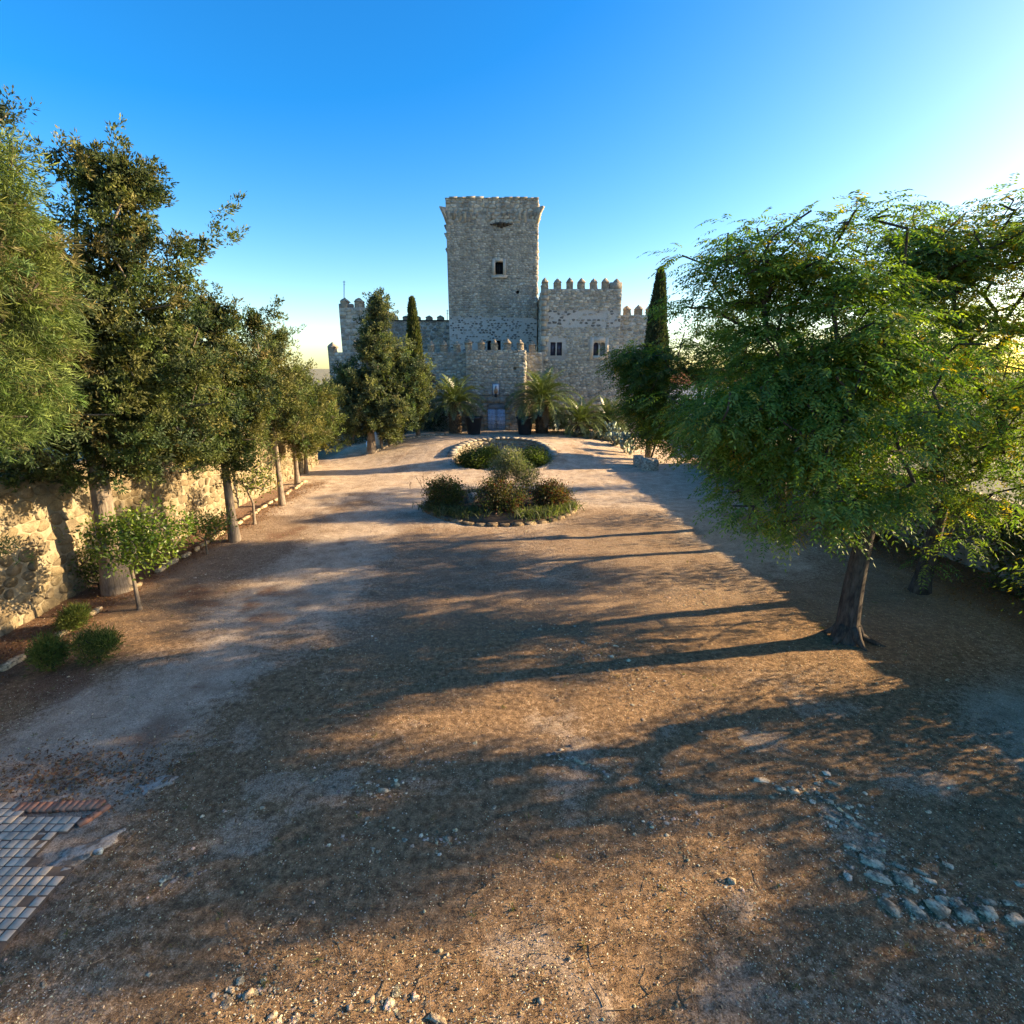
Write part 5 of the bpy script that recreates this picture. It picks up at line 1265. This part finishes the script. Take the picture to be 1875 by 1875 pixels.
ash(bD, (bD.x, bD.y, 2.2), [(bD.x, bD.y, 4.6, 2.0, 2.0, 1.7), (bD.x + 1, bD.y - 1.5, 5.0, 1.8, 1.6, 1.5)], .14, 120, 18, 'farthest compound-leaved tree of the right row, near the pier', 204, .04, .46, [(.040, .070, .018), (.05, .085, .02)], spread=.6)
ash((11.2, 15.4, 0), (11.2, 15.4, 2.4), [(11, 15.4, 5.2, 2.2, 2.0, 1.8), (10, 14.6, 3.6, 1.6, 1.4, .9), (12.5, 14, 4.5, 1.5, 1.5, 1.5)], .16, 170, 20, 'compound-leaved tree filling the gap behind the yellowing one', 205, .12, .44, GRL, spread=.55)
ash((9.7, 7.9, 0), (9.7, 7.9, 2.3), [(9.6, 7.0, 4.4, 1.9, 1.3, 1.9, 17), (8.9, 7.1, 4.4, 1.0, 1.2, 1.6, 8), (10.8, 7.1, 4.6, 1.5, 1.3, 1.8, 12), (9.3, 7.1, 6.0, 1.5, 1.2, .8, 6), (10.1, 7.2, 1.7, 1.3, 1.4, .9, 12)], .2, 320, 13, 'compound-leaved tree at the right edge, only its leaves in frame', 207, .10, .45, GRN + GRL, nl=4, stray=(.05, 1.15))
ash((11.7, 4.7, 0), (11.7, 4.7, 1.2), [(11.6, 4.9, 2.1, .9, 1.2, 1.1), (11.4, 4.2, 1.7, .7, .9, .8), (11.7, 5.6, 1.8, .6, .6, .8)], .1, 170, 20, 'low compound-leaved tree outside the right edge, seen by its shade', 208, .10, stray=(0, 1.1))
# shrub by the right wall
b = hit(1832, 1056)
shrub(b, [(b.x, b.y, 1.2, .8, .8, .6), (b.x - .4, b.y - .2, 1.6, .6, .6, .5)], 60, 20, .35, .09, .04, [(.06, .075, .03), (.08, .09, .03)], 'thin twiggy shrub leaning against the grey right wall', 206, r0=.05)

rgw = np.random.default_rng(61)
for i, (yy, h, w) in enumerate(((11.0, .9, .9), (13.6, 1.3, 1.0), (16.2, 1.0, .9), (18.8, 1.45, 1.1), (21.6, 1.0, .9), (24.2, 1.3, 1.0), (26.8, .9, .9))):
    x_ = rwx(yy) - .75
    shrub((x_, yy, gzf(x_, yy)), [(x_, yy, h, .6, w, h * 1.05), (x_ + .3, yy + .4, h * 1.7, .4, .6, h * .5)], 80, 26, .4, .11, .05, [(.085, .11, .03), (.11, .13, .035), (.065, .09, .028)], ('first', 'second', 'third', 'fourth', 'fifth', 'sixth', 'last')[i] + ' leafy shrub along the grey right wall, counted from the camera', 210 + i, 'wall_shrub', 'leaf', 'shrubs along the right wall', .3, .05)
# ------------------------------------------------------------------ tiled corner, bricks, concrete patches
tp_ = empty('tiled_paving', (-5.3, 4.2, 0), 'corner of small square grey paving tiles with brick edging', 'paving')
TX1, TY1 = -4.58, 5.02; zt = .045
rgt = np.random.default_rng(9)
def tile_mesh(s, h, b):
    V = []
    for z, q in ((0, s / 2), (h - b, s / 2), (h, s / 2 - b)):
        for a_, c_ in ((-1, -1), (1, -1), (1, 1), (-1, 1)): V.append((a_ * q, c_ * q, z))
    return mesh('tile', V, np.array([[i * 4 + k, i * 4 + (k + 1) % 4, i * 4 + 4 + (k + 1) % 4, i * 4 + 4 + k] for i in range(2) for k in range(4)] + [[8, 9, 10, 11]]), M['paver'])
TM = tile_mesh(.096, .03, .006)
def tile_ok(x, y):
    if y > TY1 - .14 and x > -5.75: return False
    lim = np.interp(y, [3.2, 3.75, 4.15, 4.2, 4.30, 4.36, 4.75, 4.9], [-4.56, -4.56, -4.62, -4.72, -5.12, -5.14, -5.02, -5.0])
    return x < lim
cnt = 0; ys_ = np.arange(3.0, TY1 - .02, .105)
for y in ys_:
    for x in np.arange(-4.63, -6.8, -.105):
        if not tile_ok(x, y): continue
        if x < -(y * .966 + (5) * .2588) * 1.04 or rgt.random() < .008: continue
        o = place('tile', TM, tp_, (x + rgt.normal(0, .0012), y + rgt.normal(0, .0012), zt - .03 + rgt.normal(0, .0035)), (rgt.normal(0, .010), rgt.normal(0, .010), rgt.normal(0, .014))); cnt += 1
mb = MB()
for y in ys_:
    xs = [x for x in np.arange(-4.63, -6.8, -.105) if tile_ok(x, y)]
    if xs: mb.box(min(xs) - .06, max(xs) + .05, y - .0525, y + .0525, -.08, zt - .006)
mb.build('mortar_bed', M['grout'], tp_)
bm = MB().box(-.036, .036, -.062, .062, 0, .05).me('brick', M['brick'])
for i in range(13):
    x = -5.85 + .076 * i; place('brick', bm, tp_, (x, TY1 - .055 + .012 * i * .3, zt - .045 + rgt.normal(0, .004)), (0, 0, rgt.normal(0, .03)))
for i in range(3): place('brick', bm, tp_, (-4.84 - .045 * i, TY1 - .07 - .085 * i, zt - .047), (0, 0, R(-32)))
def patch(px, py, w, d, rot, label, seed, cat='slab'):
    p = hit(px, py); rgq = np.random.default_rng(seed); n = 30; V = []
    for z, s in ((-.06, 1.12), (.006, 1.0), (.016, .93), (.020, .5)):
        for k in range(n):
            a_ = 2 * math.pi * k / n; q = (.55 + .7 * vnoise(np.array(math.cos(a_) * 3.1 + seed), np.array(math.sin(a_) * 3.1 + seed * 3))) * s; x_, y_ = q * w * math.cos(a_), q * d * math.sin(a_)
            X_ = p.x + x_ * math.cos(rot) - y_ * math.sin(rot); Y_ = p.y + x_ * math.sin(rot) + y_ * math.cos(rot); V.append((X_, Y_, gzf(X_, Y_) + z))
    k = np.arange(n); k2 = (k + 1) % n
    me = mesh('concrete_patch', V, [np.concatenate([np.stack([j * n + k, j * n + k2, (j + 1) * n + k2, (j + 1) * n + k], 1) for j in range(3)]), np.array([3 * n + k])], M['concrete'])
    tag(place('concrete_patch', me), label, 'concrete patch')
patch(285, 1438, .28, .13, .5, 'pale worn concrete patch in the earth behind the tiled corner', 3)
patch(155, 1560, .36, .15, .75, 'large pale concrete patch touching the tiled corner', 5)
patch(95, 1467, .2, .06, .25, 'narrow pale concrete strip behind the brick edging', 8)
p = hit(182, 1568); V, F, c = rockmesh(rgt, (p.x, p.y, p.z + .06), .05, .035, .03, (.30, .38, .45), .3); tag(place('pebble', mesh('pebble', V, F, M['rock'], c)), 'small bluish pebble lying on the concrete patch', 'pebble')

# ------------------------------------------------------------------ stone border in the right foreground and loose stones
sb = empty('stone_border', hit(1640, 1620), 'broken border of half-buried grey stones in the right foreground', 'border')
rs = np.random.default_rng(33)
STN = [(1600, 1583, .20, .10, -.6), (1607, 1608, .19, .10, -.5), (1655, 1613, .13, .11, -.8), (1670, 1628, .09, .05, -.8), (1627, 1660, .11, .17, .35), (1672, 1664, .10, .18, .30), (1716, 1666, .13, .18, .4), (1725, 1650, .10, .08, .2), (1768, 1678, .15, .12, .2), (1808, 1672, .13, .10, .1), (1858, 1684, .14, .10, .1), (1812, 1652, .09, .05, 0), (1848, 1655, .11, .05, 0), (1752, 1655, .10, .08, .3), (1690, 1600, .12, .05, -.5), (1650, 1587, .12, .05, -.6), (1700, 1612, .10, .05, -.4), (1560, 1553, .14, .07, -.4), (1585, 1572, .12, .06, -.5), (1605, 1557, .11, .05, -.6), (1590, 1540, .07, .04, -.5), (1600, 1528, .09, .04, -.5), (1570, 1511, .12, .06, -.7), (1556, 1497, .08, .05, -.7), (1525, 1500, .13, .05, -.6), (1527, 1460, .10, .06, -.3), (1516, 1468, .10, .05, -.3), (1527, 1433, .13, .06, -.5), (1558, 1478, .05, .03, 0), (1548, 1475, .06, .03, 0), (1490, 1442, .07, .03, 0), (1428, 1443, .10, .06, -.5), (1452, 1450, .11, .07, .1), (1395, 1431, .17, .07, -.2), (1424, 1454, .05, .03, 0), (1870, 1618, .10, .06, 0), (1735, 1585, .09, .05, -.5), (1625, 1640, .07, .05, .2), (1638, 1600, .06, .04, 0)]
for px, py, a_, b_, ro in STN:
    a_ *= .74; b_ *= .74; p = hit(px, py); h = min(a_, b_) * rs.uniform(.4, .65)
    V, F, c = rockmesh(rs, (p.x, p.y, p.z - h * .1), a_, b_, h, np.array([.46, .40, .33]) * rs.uniform(.75, 1.2), ro); place('stone', mesh('stone', V, F, M['rock'], c), sb)
LOOSE = [(352, 1602, .10, .06, 'white angular stone on dark thatch left of the lit strip'), (310, 1608, .07, .05, 'small pinkish stone beside the white angular stone'), (575, 1428, .10, .06, 'flat pale stone alone on the brown thatch, upper left foreground'), (481, 1480, .07, .05, 'small grey stone below the flat pale one'), (820, 1536, .11, .08, 'pale chalky lump in the middle foreground'), (693, 1560, .06, .04, 'small pale stone left of the chalky lump'), (702, 1448, .14, .08, 'crumbly cluster of grey stone in the dark middle ground'), (1062, 1394, .20, .09, 'wide pale flat rock surfacing in the middle foreground'), (1340, 1615, .09, .07, 'speckled dark grey stone left of the stone border'), (423, 1813, .07, .05, 'white stone in the sunlit strip at bottom left'), (455, 1823, .12, .08, 'yellowish rough rock in the sunlit strip at bottom left'), (500, 1862, .08, .06, 'pale rock at the bottom edge, left of centre'), (680, 1832, .07, .06, 'white pointed stone in the sunlit strip, lower middle'), (714, 1838, .09, .08, 'lit white rock with dark shadow, lower middle'), (760, 1828, .07, .05, 'small cream stone right of the lit white rock'), (990, 1833, .07, .06, 'single pale stone at the bottom middle'), (800, 1868, .2, .07, 'flat pale rock cut by the bottom edge'), (272, 1786, .06, .04, 'cream pebble at the edge of sun and shade, lower left'), (80, 1802, .06, .04, 'pale pebbles in shade at lower left corner'), (122, 1425, .06, .04, 'round cream stone beyond the tiled corner'), (150, 1440, .06, .04, 'second round cream stone beyond the tiled corner'), (1700, 1488, .09, .05, 'faint grey flat stone right of the stone border top'), (1660, 1365, .10, .04, 'thin pale chip on the earth below the foreground tree'), (1735, 1245, .10, .05, 'pale stone right of the foreground tree roots'), (905, 1480, .07, .05, 'small grey stone right of the red litter patch')]
for px, py, a_, b_, lab in LOOSE:
    a_ *= .52; b_ *= .52; p = hit(px, py); h = min(a_, b_) * rs.uniform(.4, .7)
    V, F, c = rockmesh(rs, (p.x, p.y, p.z + h * .05), a_, b_, h, np.array([.50, .42, .33]) * rs.uniform(.8, 1.15), rs.uniform(-1, 1)); tag(place('loose_stone', mesh('loose_stone', V, F, M['rock'], c)), lab, 'stone', 'loose stones on the ground')

# ------------------------------------------------------------------ ground cover: pebbles, dry leaves, thatch
def scatter(n, rg, ymax, power):
    y = 2.3 + (ymax - 2.3) * rg.uniform(0, 1, n) ** power; lim = y * 1.05 + 1.6; x = rg.uniform(-1, 1, n) * np.minimum(lim, 12.2)
    ok = (x > lwx(y) + .1) & (x < rwx(y) - .1) & ~((x < -4.5) & (y < 5.2) & (y > 3.0)) & (np.hypot(x - FB.x, y - FB.y) > FR + .2)
    return x[ok], y[ok]
rgc = np.random.default_rng(300)
x, y = scatter(16000, rgc, 20, 1.7); k = (fbm(x * .9, y * .9, 3) + rgc.normal(0, .12, len(x))) > .44; x, y = x[k], y[k]; n = len(x); s = rgc.gamma(1.7, .0036, n) + .003
base8 = np.array([(1, 0, 0), (.3, .9, 0), (-.8, .5, 0), (-.7, -.6, 0), (.4, -.9, 0), (.1, .1, .9)])
V = base8[None] * rgc.uniform(.6, 1.2, (n, 6, 3)) * s[:, None, None]; V[:, :, 2] *= .8
V = V + np.stack([x, y, gz(x, y) + .004], 1)[:, None]
F = np.array([[0, 1, 5], [1, 2, 5], [2, 3, 5], [3, 4, 5], [4, 0, 5]])[None] + (np.arange(n) * 6)[:, None, None]
tag(place('pebbles', mesh('pebbles', V.reshape(-1, 3), F.reshape(-1, 3), M['rock'], np.repeat(colpick([(.56, .47, .35), (.46, .38, .28), (.60, .52, .41), (.36, .28, .20)], n, rgc, .7, 1.2), 6, 0))), 'small pale pebbles strewn over the brown earth', 'pebbles', kind='stuff')
x, y = scatter(92000, rgc, 17, 1.45); k = (fbm(x * .7 + 31, y * .7 + 5, 3) + rgc.normal(0, .15, len(x)) + .1 * (x > 2)) > .47; x, y = x[k], y[k]; n = len(x)
o = np.stack([x, y, gz(x, y) + .014], 1); d = np.column_stack([rgc.normal(size=(n, 2)), rgc.normal(0, .35, n)])
nr_ = np.column_stack([rgc.normal(0, .55, (n, 2)), np.ones(n)]); V, F = kites(o, d, rgc.uniform(.008, .028, n), rgc.uniform(.005, .014, n), rgc, nr_, .25)
col = colpick([(.55, .46, .30), (.64, .56, .40), (.36, .24, .12), (.22, .12, .06), (.48, .38, .24), (.70, .64, .50), (.66, .60, .46)], n, rgc, .7, 1.2)
tag(place('fallen_leaves', mesh('fallen_leaves', V, F, M['dry'], np.repeat(col, 4, 0))), 'dry straw-coloured leaflets littering the earth', 'leaf litter', kind='stuff')
x, y = scatter(110000, rgc, 12.5, 1.35); z3 = zones(x, y); k = (z3[:, 2] * .9 + .1 - z3[:, 0] * .5) > rgc.uniform(.1, .9, len(x)); x, y = x[k], y[k]; n = len(x)
o = np.stack([x, y, gz(x, y) - .004], 1); d = np.column_stack([rgc.normal(0, .9, (n, 2)), np.full(n, 1.0)])
L = rgc.uniform(.018, .048, n); dd = unit(d); s_ = unit(np.cross(dd, rgc.normal(size=(n, 3)))) * .0028
V = np.stack([o - s_, o + s_, o + dd * L[:, None]], 1).reshape(-1, 3)
col = colpick([(.17, .105, .05), (.23, .15, .07), (.13, .08, .045), (.30, .21, .11)], n, rgc, .7, 1.3)
tag(place('dry_grass', mesh('dry_grass', V, np.arange(3 * n).reshape(n, 3), M['dry'], np.repeat(col, 3, 0))), 'short brown dry grass thatch over the foreground', 'dry grass', kind='stuff')
# crumbled stone and mortar fragments in loose clusters
cl = [(700, 1445, .28, 60), (1062, 1396, .30, 70), (1150, 1420, .35, 60), (820, 1540, .15, 30), (680, 1530, .35, 40), (455, 1825, .14, 40), (540, 1860, .2, 40), (715, 1842, .12, 30), (1230, 1500, .3, 40), (1480, 1445, .25, 60), (1600, 1570, .3, 110), (1720, 1660, .3, 90), (1560, 1500, .25, 60), (330, 1605, .12, 24), (1080, 1190, .6, 90), (1150, 1250, .8, 110), (1000, 1160, .6, 60), (1250, 1100, .8, 90), (1400, 1010, 1.0, 120), (760, 1400, .4, 40), (1340, 1620, .08, 16), (600, 1180, .8, 60), (420, 1060, .6, 50), (860, 970, 1.2, 90)]
P_ = []
for px, py, r_, k_ in cl:
    p = hit(px, py); k_ = int(k_ * 1.7); P_.append(np.column_stack([p.x + rgc.normal(0, r_, k_), p.y + rgc.normal(0, r_ * .5, k_)]))
P_ = np.concatenate(P_); x, y = P_[:, 0], P_[:, 1]; n = len(x); s = (rgc.gamma(1.5, .007, n) + .004)
V = base8[None] * rgc.uniform(.5, 1.3, (n, 6, 3)) * s[:, None, None]; V[:, :, 2] *= .55
V = V + np.stack([x, y, gz(x, y) + .003], 1)[:, None]
F = np.array([[0, 1, 5], [1, 2, 5], [2, 3, 5], [3, 4, 5], [4, 0, 5]])[None] + (np.arange(n) * 6)[:, None, None]
tag(place('rubble', mesh('rubble', V.reshape(-1, 3), F.reshape(-1, 3), M['rock'], np.repeat(colpick([(.50, .44, .36), (.42, .36, .29), (.56, .50, .42), (.34, .30, .26)], n, rgc, .7, 1.2), 6, 0))), 'crumbled pale stone fragments in loose clusters on the earth', 'rubble', kind='stuff')
# fallen twigs
mb = MB(); x, y = scatter(420, rgc, 13, 1.3)
for i in range(len(x)):
    a_ = rgc.uniform(0, 6.28); L_ = rgc.uniform(.06, .26); z_ = gzf(x[i], y[i]) + .012; d_ = np.array([math.cos(a_), math.sin(a_), 0]); q_ = np.array([x[i], y[i], z_])
    mb.tube([q_, q_ + d_ * L_ * .5 + (rgc.normal(0, .012), rgc.normal(0, .012), rgc.uniform(0, .02)), q_ + d_ * L_], [.004, .003, .0015], 4, np.array([.28, .20, .13]) * rgc.uniform(.5, 1.3))
tag(mb.build('twigs', M['dry']), 'thin dry twigs fallen on the earth', 'twigs', kind='stuff')
# small green weeds here and there
mb = MB(); x, y = scatter(150, rgc, 16, 1.2)
for i in range(len(x)): tuft((x[i], y[i], gzf(x[i], y[i])), int(rgc.integers(6, 16)), rgc.uniform(.03, .07), .02, [(.10, .13, .035), (.14, .15, .05), (.16, .13, .06)], rgc, mb, .006, .8)
tag(mb.build('weeds', M['leaf']), 'tiny green weeds sprouting from bare earth', 'weeds', kind='stuff')
# reddish leaf drifts along the borders
x = np.concatenate([rgc.normal(-9.35, .35, 7000), rgc.normal(11.2, .7, 5000), rgc.normal(-5.6, .7, 1600)]); y = np.concatenate([rgc.uniform(6, 24, 7000), rgc.uniform(7, 16, 5000), rgc.normal(5.5, .3, 1600)]); n = len(x)
o = np.stack([x, y, gz(x, y) + .02], 1); V, F = kites(o, np.column_stack([rgc.normal(size=(n, 2)), rgc.normal(0, .4, n)]), rgc.uniform(.03, .07, n), rgc.uniform(.015, .03, n), rgc, np.column_stack([rgc.normal(0, .6, (n, 2)), np.ones(n)]), .25)
tag(place('leaf_litter', mesh('leaf_litter', V, F, M['dry'], np.repeat(colpick([(.22, .10, .045), (.16, .07, .035), (.30, .16, .07)], n, rgc), 4, 0))), 'reddish brown leaf litter along the border edges', 'leaf litter', kind='stuff')
